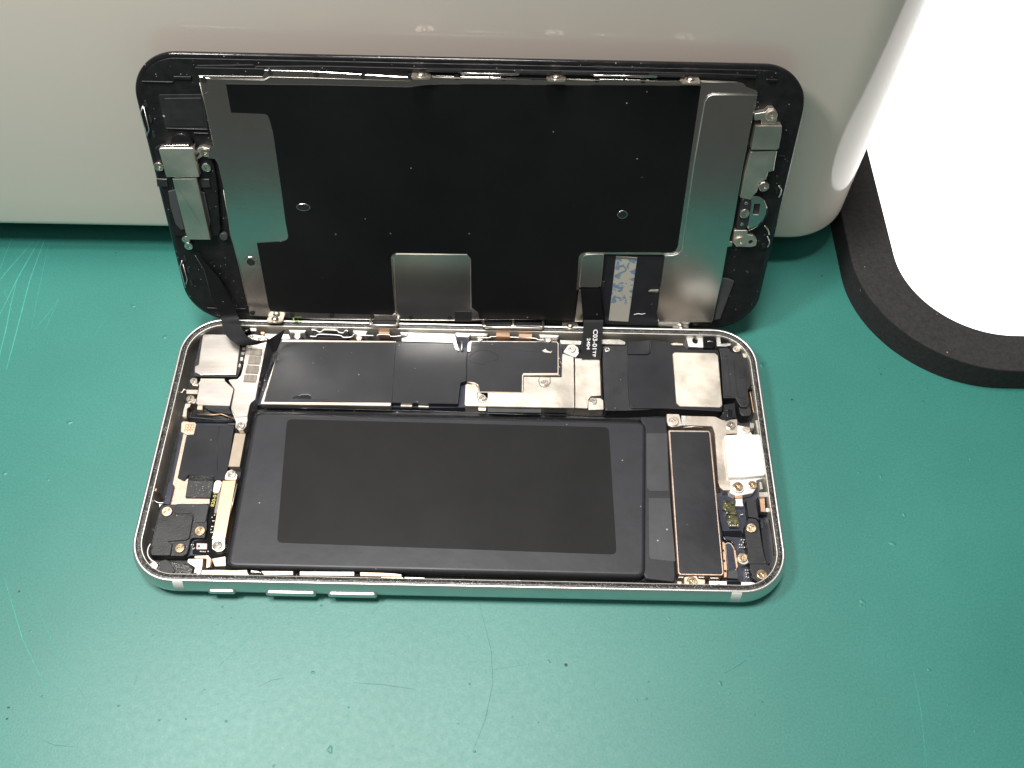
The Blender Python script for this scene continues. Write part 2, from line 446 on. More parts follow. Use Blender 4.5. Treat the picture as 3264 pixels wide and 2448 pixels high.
# ------------------------------------------------------------------ white appliance behind
def appliance():
    root = empty('appliance', (0, 100, 0)); root.rotation_euler.z = 0.0038
    tag(root, 'tall glossy white plastic appliance that the lifted screen leans on', 'appliance')
    cy, hy, hx0, cx = 112.0, 53.6, 140.0, -44.0
    Z0, Z1 = 9.2, 96.0
    rings = []
    def ring(d, z):
        zz = z - Z0
        pts = rrect(hx0 - d - 0.03 * zz, hy - d, 17 - min(d, 9), cx, cy, 20)
        return [(x, y - (0.0 * zz if y < cy else -0.02 * zz) * min(1, abs(y - cy) / (hy - 17)) - 100) for x, y in pts], z
    rings.append(ring(6.0, Z0))
    for k in range(1, 9):
        a = k / 8 * math.pi / 2
        rings.append(ring(1.6 - 1.6 * math.sin(a), Z0 + 0.1 + 2.2 - 2.2 * math.cos(a)))
    for z in (20, 40, 60, 80, Z1 - 4): rings.append(ring(0, z))
    for k in range(1, 9):
        a = k / 8 * math.pi / 2
        rings.append(ring(4 - 4 * math.cos(a), Z1 - 4 + 4 * math.sin(a)))
    sweep('shell', rings, 'glossy_white', root, True, True, True)
    slab('bounce_absorber', [(x, y - 100) for x, y in rrect(hx0 - 5, hy - 4.5, 13, cx, cy, 12)], 8.4, 9.6, 'foam_black', root, b=.2)  # unseen dark slab added to soak up bounced light under the shell
    for x, y in ((60, 50), (-150, 50), (60, -20), (-150, -20)):
        slab('foot', circle((x, y), 9), 0.0, 10.0, 'foam_black', root, b=.3)
appliance()

# ------------------------------------------------------------------ light pad on the right
def light_pad():
    root = empty('light_pad', (190, 120, 0))
    tag(root, 'glowing white light pad with thick black foam surround', 'light pad')
    def rr(x0, y0, x1, y1, r):
        return [(x - 190, y - 120) for x, y in rrect((x1 - x0) / 2, (y1 - y0) / 2, r, (x0 + x1) / 2, (y0 + y1) / 2, 24)]
    slab('foam_surround', rr(95.4, 21.6, 300, 230, 33), 0.0, 8.0, 'foam_black', root, b=0.35, seg=2,
         holes=[rr(106.4, 31.6, 290, 220, 24)])
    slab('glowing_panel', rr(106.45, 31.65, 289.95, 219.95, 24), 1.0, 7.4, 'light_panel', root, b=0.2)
light_pad()

# ================================================================== phone body
phone = empty('phone')
tag(phone, 'silver smartphone body lying open with its battery and circuit boards showing', 'phone')
HX, HY, RC = 69.2, 33.65, 10.4
def pring(d): return rrect(HX - d, HY - d, max(0.6, RC - d), 0, 0, 20)
def prof(a, grow=0.0):
    return 2.2 * (1 - math.cos(a)) - grow, max(0.02, 3.45 + 3.7 * math.sin(a))

def phone_frame():
    rings = [(pring(2.6), 0.02)]
    for k in range(0, 19):
        a = math.radians(-68 + k * (50.5 + 68) / 18)
        d, z = prof(a); rings.append((pring(d), z))
    rings.append((pring(0.86), 6.40)); rings.append((pring(1.30), 6.43)); rings.append((pring(1.36), 6.30))
    fr = sweep('frame', rings, 'aluminium', phone, True)
    sweep('adhesive_gasket', [(pring(1.34), 6.34), (pring(1.38), 6.12), (pring(1.7), 6.14), (pring(2.3), 6.06), (pring(2.38), 5.6)], 'gasket', phone, False)
    sweep('inner_wall', [(pring(2.36), 5.9), (pring(2.45), 5.7), (pring(2.6), 1.0)], 'steel_wall', phone, False)
    sweep('wall_lip', [(pring(2.3), 6.0), (pring(2.32), 6.1), (pring(2.46), 6.08), (pring(2.48), 5.9)], 'steel_wall', phone, False)
    slab('back_plate', pring(2.0), 0.15, 1.0, 'dark_floor', phone, b=0.05)
    # white plastic antenna breaks
    for x0, x1, sgn in ((-58.5, -56.4, -1), (56.3, 58.4, -1), (-58.5, -56.4, 1), (56.3, 58.4, 1)):
        V = []; F = []
        for k in range(15):
            a = math.radians(-60 + k * (110.5) / 14); d, z = prof(a, 0.02)
            V += [(x0, sgn * (HY - d), z), (x1, sgn * (HY - d), z)]
        V += [(x0, sgn * (HY - 1.0), 6.41), (x1, sgn * (HY - 1.0), 6.41)]
        for k in range(15): F.append((2 * k, 2 * k + 1, 2 * k + 3, 2 * k + 2))
        link('antenna_break', V, F, 'antenna_plastic', fr, True)
    # side keys: a rounded bar standing proud of the frame
    def key(name, x0, x1, zc, hz, out):
        n = 10; V = []; F = []
        lay = [(0.0, -1.0), (0.0, out - .25), (0.10, out - .08), (0.28, out)]
        for ins, yo in lay:
            hw = (x1 - x0) / 2 - ins; hh = hz - ins; c = (x0 + x1) / 2; rr = hh
            for s, a0 in ((1, -90), (-1, 90)):
                for k in range(n + 1):
                    a = math.radians(a0 + 180 * k / n)
                    V.append((c + s * (hw - rr) + rr * math.cos(a), -(HY + yo), zc + rr * math.sin(a)))
        m = 2 * (n + 1)
        for k in range(len(lay) - 1):
            for i in range(m):
                j = (i + 1) % m; F.append((k * m + i, k * m + j, (k + 1) * m + j, (k + 1) * m + i))
        F.append(tuple(range((len(lay) - 1) * m, len(lay) * m)))
        link(name, V, F, 'aluminium', fr, True)
    (a0, z), (a1, _z), (b0, _), (b1, _), (c0, _), (c1, _) = [(-51.68, 3.06), (-46.09, 3.4), (-39.82, 2.77), (-29.37, 3.41), (-26.95, 3.91), (-16.75, 4.27)]
    key('mute_switch', a0, a1, 3.15, .62, .55)
    key('volume_button', b0, b1, 2.95, .80, .62)
    key('volume_button', c0, c1, 2.9, .80, .62)
phone_frame()

def P(name, poly, z1, material, parent=phone, r=0.25, b=0.05, z0=1.0, **k):
    return slab(name, poly, z0, z1, material, parent, r, b, **k)

# ---- battery
def battery():
    bt = P('battery', [(-48.53, 8.26), (41.43, 8.08), (39.12, -29.44), (-48.7, -29.19)], 4.7, 'battery_wrap', r=2.2, b=1.0, seg=5)
    P('battery_tray_edge', [(-50.21, 9.79), (42.67, 9.65), (40.96, -29.56), (-49.38, -29.44)], 2.4, 'black_gloss', bt, r=1.5, b=.2)
    P('battery_label', [(-40.85, 6.47), (32.64, 6.04), (33.14, -24.59), (-38.75, -23.45)], 4.73, 'battery_label', bt, r=1.2, b=.02, z0=4.6)
    P('battery_terminal_cover', [(39.79, 9.41), (46.02, 9.35), (46.1, 5.09), (45.41, -28.83), (45.07, -30.2), (39.11, -29.6), (38.66, -28.57), (40.86, 6.28)], 4.2, 'battery_wrap', bt, r=.6, b=.3, seg=3)
    P('grey_tape', [(41.21, 4.95), (46.02, 5.12), (45.32, -9.37), (41.09, -9.5), (40.52, -8.73)], 4.26, 'grey_tape', bt, r=.3, b=.03, z0=4.0)
    P('grey_tape', [(40.75, -11.13), (45.44, -11.08), (45.59, -25.68), (40.44, -25.3), (40.05, -24.6)], 4.25, 'grey_tape', bt, r=.3, b=.03, z0=4.0)
    tube('battery_rim', lift([(-49.16, 9.65), (-36.04, 9.89), (-20.31, 9.77), (-6.56, 9.76), (12.04, 9.39), (33.49, 9.27)], 3.9), .12, 'black_gloss', bt)
battery()

# ---- logic board, its shields and films
def logic_board():
    lb = P('logic_board', [(-46.44, 29.86), (-7.77, 29.84), (22.34, 30.79), (22.39, 11.37), (-0.37, 11.47), (-6.7, 11.24), (-48.99, 10.91)], 3.0, 'navy_board', r=.3)
    can = P('shield_can', [(-45.28, 28.63), (-17.8, 28.83), (-17.55, 28.22), (-17.51, 10.69), (-47.7, 10.48)], 4.3, 'nickel_warm', lb, r=.25, b=.12, z0=2.9)
    P('board_film', [(-45.45, 27.82), (-17.86, 28.39), (-3.82, 28.44), (-2.65, 25.88), (-0.65, 25.77), (-0.5, 17.77), (-1.73, 17.35), (-2.06, 11.58), (-17.63, 11.54), (-46.94, 11.08)], 4.4, 'black_film', lb, r=.2, b=.03, z0=2.9)
    c2 = P('shield_can', [(-0.28, 29.18), (0.15, 29.49), (21, 29.83), (21.5, 29.31), (21.41, 20.09), (13.06, 19.82), (12.98, 15.17), (2.67, 15.03), (2.33, 16.87), (-0.22, 17.68)], 4.2, 'nickel_warm', lb, r=.2, b=.12, z0=2.9)
    P('board_film', [(0.23, 29.07), (20.96, 29.48), (21.24, 28.96), (21.11, 20.73), (12.94, 20.48), (12.71, 19.7), (12.7, 15.28), (2.82, 15.19), (2.46, 17.03), (1.46, 17.62), (-0.3, 17.8), (-0.44, 25.66), (0.22, 26.36)], 4.3, 'black_film', lb, r=.2, b=.03, z0=4.0)
    # crease where the two films meet, tear and rubbed spots
    tube('film_seam', lift([(-0.64, 25.69), (-0.45, 17.98)], 4.42), .035, 'grey_tape', lb)
    tube('film_seam', lift([(-17.85, 28.26), (-17.38, 11.64)], 4.41), .05, 'black_film', lb)
    tube('film_seam', lift([(-47.14, 18.82), (-46.63, 11.63), (-32.29, 11.93)], 4.41), .04, 'grey_tape', lb)
    P('film_tear', [(-40.79, 12.11), (-39.89, 12.7), (-38.55, 13.08), (-36.78, 13.12), (-36.08, 12.57), (-36.25, 12.1)], 4.415, 'black_gloss', lb, r=.15, b=.005, z0=4.39)
    tube('torn_film_edge', lift([(-39.12, 12.9), (-38.37, 13.19), (-37.2, 13.33), (-36.37, 13.01)], 4.43), .035, 'print_white', lb)
    tube('rubbed_spot', lift([(-35.39, 23.53), (-34.56, 22.46), (-33.92, 21.88)], 4.42), .05, 'grey_tape', lb)
    P('rubbed_spot', [(17.44, 26.89), (18.3, 27.48), (18.49, 27.03), (19.44, 26.59), (19.92, 27.06), (19.54, 26.25), (18.11, 26.45)], 4.33, 'nickel', lb, r=.05, b=.01, z0=4.29)
    tube('film_blister', crom(lift([(0.15, 24.75), (1.34, 26.14), (4.18, 26.67), (6.49, 25.59), (6.81, 24.46), (6.16, 23.77), (4.27, 23.49), (3.17, 22.57), (0.88, 23.18), (0.16, 24.52)], 4.31), 5), .06, 'black_film', lb)
    tube('film_crease', crom(lift([(0.69, 28.19), (7.01, 28.12), (11.81, 26.86), (16.58, 26.52), (20.58, 26.17)], 4.305), 5), .05, 'black_film', lb)
    # bright bracket in the middle
    mb = P('centre_bracket', [(-15, 31.05), (-3.62, 30.82), (-3.16, 28.68), (-2.37, 26.04), (-3.41, 26.58), (-4.05, 28.43), (-16.42, 28.55), (-16.42, 29.51), (-15.19, 29.74)], 4.65, 'steel_bright', lb, r=.12)
    P('bracket_lip', [(-14.89, 30.81), (-3.6, 30.67), (-3.5, 30.17), (-14.95, 30.09)], 5.2, 'steel_bright', mb, r=.05)
    P('bracket_hook', [(-0.51, 28.41), (0.46, 29.21), (0.25, 26), (-0.54, 26.03)], 4.6, 'steel_bright', lb, r=.1)
    tube('contact_pin', lift([(-1.88, 29.02), (-1.86, 26.29)], 4.4), .22, 'steel_bright', lb)
    # connector shield
    cs = P('connector_shield', [(-0.61, 17.03), (-0.25, 17.32), (1.7, 17.24), (2.4, 16.34), (2.76, 15.04), (13.04, 15.29), (13.07, 19.63), (22.06, 19.72), (22.28, 26.43), (25.02, 25.31), (24.97, 11.33), (-0.29, 11.32), (-0.57, 11.74)], 4.0, 'nickel', lb, r=.2, b=.08,
           holes=[[(2.26, 15.03), (4.75, 15.09), (4.8, 13.58), (4.42, 12.61), (3.51, 12.05), (2.76, 12.57), (2.35, 13.52)], [(16.64, 19.5), (19.42, 19.57), (19.45, 18.07), (18.85, 17.07), (17.92, 16.72), (16.98, 17.13), (16.61, 18.22)]])
    P('screw_tab', [(2.36, 15.23), (4.59, 15.29), (4.64, 13.67), (4.32, 12.84), (3.5, 12.31), (2.86, 12.81), (2.45, 13.7)], 3.8, 'nickel', cs, r=.1)
    P('screw_tab', [(16.8, 19.75), (19.28, 19.81), (19.31, 18.2), (18.75, 17.31), (17.92, 16.98), (17.1, 17.36), (16.76, 18.36)], 3.8, 'nickel', cs, r=.1)
    screws([(3.56, 13.6), (18.01, 18.15)], 3.8, .88, 's', cs)
    r2 = P('display_connector_shield', [(25.3, 25.04), (31.27, 24.78), (31.2, 14.69), (28.89, 14.51), (28.24, 13.63), (27.99, 11.19), (25.08, 11.25)], 4.2, 'nickel', lb, r=.15, b=.08)
    P('screw_tab', [(28.2, 13.27), (28.76, 14.19), (31.08, 14.16), (31.72, 13.57), (31.71, 11.07), (28.17, 10.88)], 4.05, 'nickel', r2, r=.2, b=.06)
    P('screw_tab', [(22.49, 26.58), (23.7, 28.54), (25.01, 28.89), (26.14, 27.91), (26.26, 26.26), (25.55, 25.11), (23.25, 26.19)], 4.4, 'steel_bright', r2, r=.3, b=.06)
    screws([(29.35, 13.19)], 4.05, .92, 's', r2)
    screws([(24.55, 27.34)], 4.4, .98, 's', r2)
    P('screw_washer', circle([(33.13, 27.64)][0], .98), 4.3, 'black_gloss', lb, r=0)
    screws([(33.12, 27.58)], 4.2, .72, 's', lb)
    # rows of little parts along the board edge
    for nm, q, z, m in (('chip', [(-15.39, 11.67), (-12.72, 11.64), (-12.71, 10.98), (-15.38, 11.03)], 3.6, 'nickel'), ('chip', [(-11.32, 11.47), (-8.85, 11.41), (-8.82, 11), (-11.29, 11.04)], 3.5, 'nickel'),
                        ('chip', [(4.82, 11.25), (17.37, 11.23), (17.28, 10.27), (4.86, 10.14)], 3.4, 'grey_tape'), ('chip', [(18.02, 11.14), (23.18, 11.09), (23.08, 10.3), (18.01, 10.29)], 3.4, 'black_gloss'),
                        ('chip', [(2.61, 11.24), (4.46, 11.2), (4.39, 10.39), (2.73, 10.43)], 3.5, 'nickel')):
        P(nm, q, z, m, lb, r=.08, z0=2.9)
    for x, y in [(-48.7, 16.56), (-48.76, 15.5), (-47.73, 17.12), (-47.75, 14.38), (21.61, 24.96), (21.58, 22.55), (21.48, 20.18), (21.84, 23.95), (12.93, 15.97), (12.88, 17.38), (2.23, 16.8), (2.64, 15.82)]:
        P('solder_dot', circle((x, y), .16, 8), 4.12, 'nickel_warm', lb, r=0, b=.06, z0=2.9)
logic_board()

# ---- clips and springs along the rear wall
def rear_clips():
    for q in ([(-43.83, 30.77), (-39.42, 30.76), (-39.82, 29.95), (-43.26, 29.92)], [(-28.46, 30.99), (-24.63, 30.89), (-25.06, 29.88), (-27.89, 29.91)], [(-17.04, 30.78), (-14.84, 30.74), (-15.23, 29.88), (-16.56, 29.95)],
              [(-0.07, 31.01), (4.44, 30.89), (4.08, 30.14), (0.25, 30.09)], [(16.53, 30.96), (21.64, 30.86), (21.13, 30.01), (16.92, 29.95)], [(-3.72, 31.01), (0.22, 30.92), (-0.3, 29.63), (-3.08, 29.68)],
              [(-53.23, 31.1), (-51.5, 30.95), (-51.5, 30.01), (-52.92, 30.16)]):
        P('wall_clip', q, 5.4, 'steel_bright', r=.1, b=.1)
    for q in ([(-22.13, 31.22), (-19.45, 31.16), (-19.45, 30.16), (-22.04, 30.2)], [(6.26, 31.21), (9.62, 31.18), (9.64, 30.09), (6.29, 30.14)], [(11.74, 31.12), (15, 31.06), (15.01, 30.11), (11.75, 30.1)]):
        P('contact_pad', q, 5.2, 'gold_plate', r=.06)
    sp = P('spring_clip', [(-38.54, 31.26), (-29.58, 31.23), (-29.2, 29.62), (-30.14, 28.86), (-37.93, 28.91)], 4.4, 'black_gloss', r=.1)
    tube('spring_wire', crom(lift([(-38.34, 30.93), (-37.3, 30.83), (-36.42, 30.35), (-35.82, 30.49), (-35.27, 31.01), (-32.39, 30.96), (-31.72, 30.47), (-30.66, 30.25), (-30.12, 30.89), (-29.49, 30.78)], 5.2), 5), .16, 'steel_bright', sp)
    tube('spring_wire', crom(lift([(-38.58, 29.32), (-37.14, 29.23), (-36.4, 29.87), (-31.66, 29.74), (-30.37, 29.15), (-28.54, 29.32), (-28, 30.08), (-26.34, 29.88), (-23.05, 29.84)], 4.9), 5), .15, 'steel_bright', sp)
    tube('spring_wire', crom(lift([(1.6, 29.84), (4.85, 29.92), (5.61, 30.29), (15.21, 30.07), (16.36, 29.63), (18.08, 29.56)], 4.9), 5), .15, 'steel_bright', sp)
    tube('spring_wire', crom(lift([(-22.42, 29.68), (-22.06, 30.18), (-19.49, 30.15), (-18.94, 29.69), (-16.29, 30.01)], 4.9), 4), .14, 'steel_bright', sp)
    for x, y in [(-41.64, 29.46), (-26.76, 29.44), (2.45, 30.02), (18.97, 29.97)]:
        P('rivet', circle((x, y), .85), 4.7, 'nickel', b=.3, r=0, seg=3)
    P('wall_plate', [(21.75, 29.92), (26.94, 29.82), (26.72, 28.66), (21.93, 28.77)], 4.6, 'steel_wall', r=.15)
    P('wall_plate', [(31.94, 30.41), (36.27, 30.41), (37.59, 29.75), (37.45, 28.98), (31.8, 29.02)], 4.6, 'steel_wall', r=.2)
    P('wall_plate', [(-49.58, 30.05), (-43.84, 30.01), (-43.19, 28.72), (-48.24, 28.4), (-49.44, 29.12)], 4.5, 'steel_bright', r=.2)
    P('gold_contact', [(-50.46, 30.22), (-49.6, 30.15), (-49.56, 29.4), (-50.42, 29.47)], 5.1, 'gold_plate', r=.08)
    P('black_grommet', circle([(-54.14, 30.74)][0], .85, 14), 5.3, 'black_gloss', r=0, b=.4, seg=3)
    tb = P('screw_tab', [(-53.47, 29.09), (-51.99, 29.5), (-49.28, 29), (-48.68, 28.09), (-49.03, 27.33), (-53.39, 26.66)], 4.9, 'steel_bright', r=.3)
    screws([(-52.52, 28.45)], 4.9, .78, 's', tb)
    screws([(-49.91, 28.14)], 4.9, .95, 's', tb)
rear_clips()

# ---- rear camera and its brackets, upper left
def camera_unit():
    cm = P('camera_module', [(-64.87, 29.33), (-54.99, 29.58), (-53.74, 19.87), (-54.12, 17.62), (-64.52, 17.54), (-64.83, 19.95)], 4.4, 'black_plastic', r=.5)
    P('camera_cover', [(-64.25, 28.93), (-63.83, 29.17), (-55.41, 29.25), (-54.82, 26.01), (-54.34, 17.95), (-62.75, 17.66), (-64.19, 18.42), (-64.43, 19.97), (-63.67, 20.46), (-64.06, 26.14)], 5.0, 'steel', cm, r=.35, b=.12, seg=2, z0=4.0)
    for q in ([(-54.29, 25.97), (-53.45, 25.99), (-53.45, 25.07), (-54.23, 25.14)], [(-54.28, 24.5), (-53.51, 24.52), (-53.51, 23.6), (-54.26, 23.67)], [(-54.27, 23.12), (-53.58, 23.09), (-53.52, 21.96), (-54.24, 22.03)], [(-54.33, 21.22), (-53.79, 21.14), (-53.77, 20.15), (-54.29, 20.23)]):
        P('connector_tooth', q, 4.7, 'steel_wall', cm, r=.05)
    br = P('camera_bracket', [(-53.39, 26.55), (-48.63, 27.6), (-48.72, 25.19), (-48.8, 15.74), (-48.77, 11.3), (-49.58, 10.42), (-49.79, 9.73), (-49.84, 6.17), (-49.81, 5.6), (-49.74, 4.26), (-50.31, 3.29), (-51.27, 3.16), (-52.25, 3.95), (-52.38, 5.37), (-54.08, 8.81), (-54.14, 14.08), (-55.73, 16.15), (-55.96, 16.42), (-55.75, 16.68), (-53.9, 16.9), (-53.32, 17.93), (-53.16, 19.81)], 4.8, 'steel', r=.12, b=.08)
    P('raised_panel', [(-53.87, 13.93), (-52.14, 15.55), (-48.78, 15.63), (-48.76, 11.29), (-49.57, 10.42), (-49.78, 9.71), (-49.86, 6.76), (-52.42, 6.49), (-53.98, 8.72)], 4.98, 'steel', br, r=.08, b=.1, z0=4.7)
    for q in ([(-52.13, 25.38), (-49.35, 25.26), (-49.31, 23.45), (-52.13, 23.54)], [(-52.17, 23.18), (-49.35, 23.14), (-49.29, 21), (-52.18, 21.04)], [(-52.27, 20.64), (-49.4, 20.53), (-49.35, 18.42), (-52.27, 18.49)], [(-52.43, 17.95), (-49.44, 17.92), (-49.41, 16.01), (-52.34, 16.01)]):
        P('foam_pad', q, 5.05, 'foam_grey', br, r=.04, b=.05, z0=4.7)
    P('bracket_fold', [(-52.39, 6.07), (-49.7, 6), (-49.67, 5.43), (-52.3, 5.27)], 5.0, 'steel_bright', br, r=.03, z0=4.6)
    screws([(-51.02, 4.37)], 4.8, .93, 's', br)
    pl = P('camera_shield', [(-62.6, 16.32), (-56.79, 16.37), (-54.4, 14.27), (-54.51, 9.59), (-61.87, 9.72), (-62.4, 10.14), (-62.54, 14.73), (-62.87, 15.51)], 4.6, 'steel', r=.15, b=.08)
    P('shield_lip', [(-62.56, 16.84), (-56.95, 16.92), (-56.73, 16.17), (-62.48, 16.1)], 4.75, 'nickel_warm', pl, r=.05)
    P('shield_arm', [(-65.34, 13.85), (-62.65, 13.88), (-62.53, 12.7), (-65.16, 12.72)], 4.5, 'nickel_warm', pl, r=.08)
    P('shield_arm', [(-64.29, 12.54), (-62.57, 11.37), (-62.62, 10.25), (-64.44, 10.29)], 4.4, 'nickel_warm', pl, r=.15)
    P('shield_arm', [(-64.92, 10.34), (-63.71, 10.2), (-63.72, 9.51), (-64.28, 8.99), (-63.99, 6.79), (-64.95, 6.76), (-65.06, 8.46)], 4.2, 'nickel_warm', pl, r=.2)
    P('shield_arm', [(-64.46, 15.69), (-63.02, 15.63), (-62.79, 14.85), (-64.17, 14.99)], 4.4, 'nickel_warm', pl, r=.1)
    screws([(-64.08, 16.13)], 4.4, .92, 's', pl)
    screws([(-63.89, 11.3)], 4.4, 1.0, 's', pl)
    tube('antenna_finger', lift([(-66.92, 13.08), (-66.07, 12.93), (-65.81, 13.89), (-65.36, 13.47)], 4.7), .14, 'nickel_warm', pl)
    # antenna tray under the camera
    tr = P('antenna_tray', [(-63.28, 9.47), (-55.11, 10.36), (-52.9, 6.99), (-53.78, 6.13), (-63.5, 6.06), (-63.91, 7.41)], 3.2, 'black_gloss', r=.5, b=.3, seg=2)
    tube('tray_rim', crom(lift([(-63.37, 8.6), (-63.36, 7.41), (-62.78, 7.09), (-55.02, 6.59), (-54.64, 6.94), (-54.9, 7.61), (-56.17, 8.09), (-62.08, 8.04)], 3.35), 4), .12, 'grey_tape', tr)
    P('tray_tab', [(-62.19, 9.95), (-61.02, 9.9), (-60.8, 8.87), (-62.1, 8.93)], 3.9, 'cream_plate', tr, r=.08)
    tube('spring_wire', lift([(-61.9, 7.76), (-58.28, 7.76), (-56.41, 8.06), (-53.72, 7.02)], 3.6), .12, 'gold_plate', tr)
    P('black_tape', [(-60.78, 9.81), (-55.14, 9.98), (-53.78, 7.93), (-57.22, 8.19), (-59.41, 8.82)], 3.8, 'black_film', tr, r=.2)
camera_unit()

# ---- left end: antenna board, black flex, brackets, speaker cover
def left_end():
    nb = P('antenna_board', [(-65.5, 6.25), (-53.27, 6.47), (-53.07, 3.55), (-52.72, -5.58), (-53, -8.43), (-53.74, -11.42), (-55.12, -13.2), (-53.71, -25.79), (-57.2, -25.86), (-57.74, -26.19), (-65.84, -26.05), (-65.37, -13.98), (-64.95, -6.49)], 2.5, 'navy_board', r=.3)
    P('copper_plane', [(-64.39, 3.27), (-63.56, 2.76), (-63.24, -7.48), (-63.46, -8.08), (-55.3, -8.09), (-55, -13.95), (-63.94, -14.49), (-64.02, -11.05), (-64.26, -9.07)], 2.72, 'copper_mesh', nb, r=.1, b=.03, z0=2.4)
    pad = P('contact_plate', [(-65.33, 5.75), (-65.1, 6.23), (-64.05, 6.26), (-63.6, 6.1), (-62.27, 6.08), (-61.88, 5.58), (-61.92, 2.91), (-63.53, 2.78), (-64.98, 3.55)], 2.95, 'cream_plate', nb, r=.2)
    for i in range(3):
        for j in range(3):
            (x, y), = [(a + (d - a) * i / 2 + (g - a) * j / 2, b_ + (e - b_) * i / 2 + (h - b_) * j / 2) for (a, b_), (d, e), (g, h) in [[(-63.93, 5.22), (-62.61, 5.25), (-63.92, 3.91)]]]
            P('contact_dot', circle((x, y), .36, 12), 3.1, 'gold_plate', pad, r=0, b=.12, seg=2, z0=2.8)
    P('grey_contact', [(-54.71, 6.24), (-53.15, 6.21), (-53.09, 5.67), (-54.81, 5.73)], 2.8, 'grey_tape', nb, r=.1)
    P('flex_cover', [(-61.32, 5.34), (-53.03, 5.23), (-52.57, -4.99), (-52.85, -8.43), (-55.06, -8.64), (-55.72, -7.52), (-61.02, -7.41), (-61.73, -8.84), (-63.33, -8.11), (-63.45, 2.42), (-61.65, 2.61)], 3.2, 'black_film', nb, r=.35, b=.08, z0=2.4)
    tube('film_seam', lift([(-56.41, 5.06), (-56.34, 1.81), (-54.8, -6.25)], 3.2), .05, 'black_film', nb)
    mt = P('mesh_tape', [(-60.74, -7.57), (-55.2, -7.51), (-55.16, -8.26), (-55.09, -12.85), (-60.62, -12.88), (-60.83, -8.86)], 3.4, 'mesh_tape', nb, r=.05, z0=2.4)
    for k in range(5):
        a, b_ = [(-60.54, -7.81), (-55.23, -7.82)]; c, d = [(-60.83, -8.81), (-55.13, -8.75)]
        t = k / 4
        tube('tape_rib', [(a[0] + (c[0] - a[0]) * t, a[1] + (c[1] - a[1]) * t, 3.42), (b_[0] + (d[0] - b_[0]) * t, b_[1] + (d[1] - b_[1]) * t, 3.42)], .09, 'mesh_tape', mt)
    P('white_pin', [(-54.93, -9.34), (-54.55, -8.66), (-53.63, -8.69), (-53.15, -9.23), (-53.31, -10.48), (-53.46, -11.75), (-54.83, -11.62)], 3.6, 'white_plastic', nb, r=.5, b=.25, seg=3)
    side = P('side_board', [(-55.64, -11.47), (-53.64, -11.43), (-53.7, -15.35), (-52.71, -21.66), (-49.75, -25.33), (-50.58, -25.83), (-56.7, -25.64), (-56.96, -22.74), (-54.58, -22.36), (-55.15, -14.7)], 2.9, 'black_gloss', nb, r=.2)
    P('grey_foam_strip', [(-53.86, -9.43), (-53.22, -9.41), (-53.04, -16.32), (-53.8, -16.33)], 3.0, 'foam_grey', nb, r=.05)
    P('tan_strip', [(-52.5, 3.23), (-50.06, 3.17), (-50.05, -5.21), (-52.51, -5.2)], 3.4, 'tan_label', nb, r=.03, b=.03)
    gb = P('gold_bracket', [(-53.01, -8.93), (-50.1, -8.74), (-50.01, -22.63), (-52.82, -22.33)], 3.9, 'gold_plate', nb, r=.05, b=.06)
    P('bracket_tab', [(-52.6, -8.7), (-52.62, -7.48), (-52.29, -6.6), (-51.47, -6.19), (-50.5, -6.64), (-49.98, -7.57), (-50, -8.67)], 3.95, 'nickel_warm', gb, r=.25)
    P('bracket_fold', [(-52.86, -22.07), (-50.06, -22.34), (-50, -22.86), (-52.81, -22.69)], 4.05, 'steel_bright', gb, r=.03, z0=3.5)
    P('bracket_tab', [(-52.87, -22.64), (-50.15, -22.63), (-49.79, -24.48), (-50.36, -25.22), (-51.4, -25.32), (-52.5, -24.7)], 3.6, 'nickel_warm', gb, r=.3)
    screws([(-51.22, -7.39)], 3.95, .95, 's', gb)
    screws([(-51.5, -23.96)], 3.6, .98, 's', gb)
    tube('steel_edge', lift([(-49.81, -9.46), (-49.92, -13.33), (-50.11, -16.67)], 3.6), .12, 'steel_wall', nb)
    # black plastic cover with three screw wells
    sc_ = P('speaker_cover', [(-65.41, -15.75), (-65.01, -14.86), (-62.24, -14.66), (-61.73, -14.48), (-55.42, -14.39), (-54.94, -15.09), (-54.86, -18.2), (-54.57, -19.35), (-54.49, -22.25), (-57.06, -22.3), (-57.46, -22.7), (-57.57, -25.77), (-58.32, -26.43), (-64.97, -26.51), (-65.58, -25.79), (-65.64, -20.59)], 3.6, 'black_plastic', r=.35, b=.12, seg=2)
    P('raised_cover', [(-65.2, -18.1), (-62.24, -17.86), (-61.91, -17.19), (-58.46, -17.05), (-57.78, -17.6), (-57.65, -22.46), (-58.29, -22.96), (-62.17, -23.39), (-60.99, -23.91), (-60.88, -26.51), (-64.71, -26.56), (-65.34, -25.87)], 4.0, 'black_plastic', sc_, r=.3, b=.12, seg=2, z0=3.4)
    P('raised_cover', [(-62.12, -14.78), (-55.37, -14.54), (-54.94, -15.16), (-55.01, -18.59), (-55.3, -18.89), (-57.22, -18.92), (-57.75, -18.35), (-57.78, -17.21), (-58.58, -16.73), (-61.86, -16.97), (-62.31, -16.44), (-62.14, -15.59)], 3.8, 'black_plastic', sc_, r=.3, b=.1, seg=2, z0=3.4)
    for (x, y), rr, zt in zip([(-63.87, -16.43), (-55.8, -20.41), (-59.61, -24.54)], (1.28, 1.35, 1.42), (3.66, 3.64, 3.66)):
        P('screw_well', circle((x, y), rr), zt, 'black_matt', sc_, r=0, b=.02, z0=3.4)
    screws([(-63.67, -16.55)], 3.72, 1.18, 'c', sc_)
    screws([(-55.74, -20.86)], 3.70, 1.15, 'c', sc_)
    screws([(-59.21, -24.83)], 3.72, 1.05, 'c', sc_)
    P('small_chip', [(-56.11, -23.37), (-53.87, -23.41), (-53.69, -24.71), (-55.94, -24.75)], 3.3, 'pink_chip', nb, r=.05)
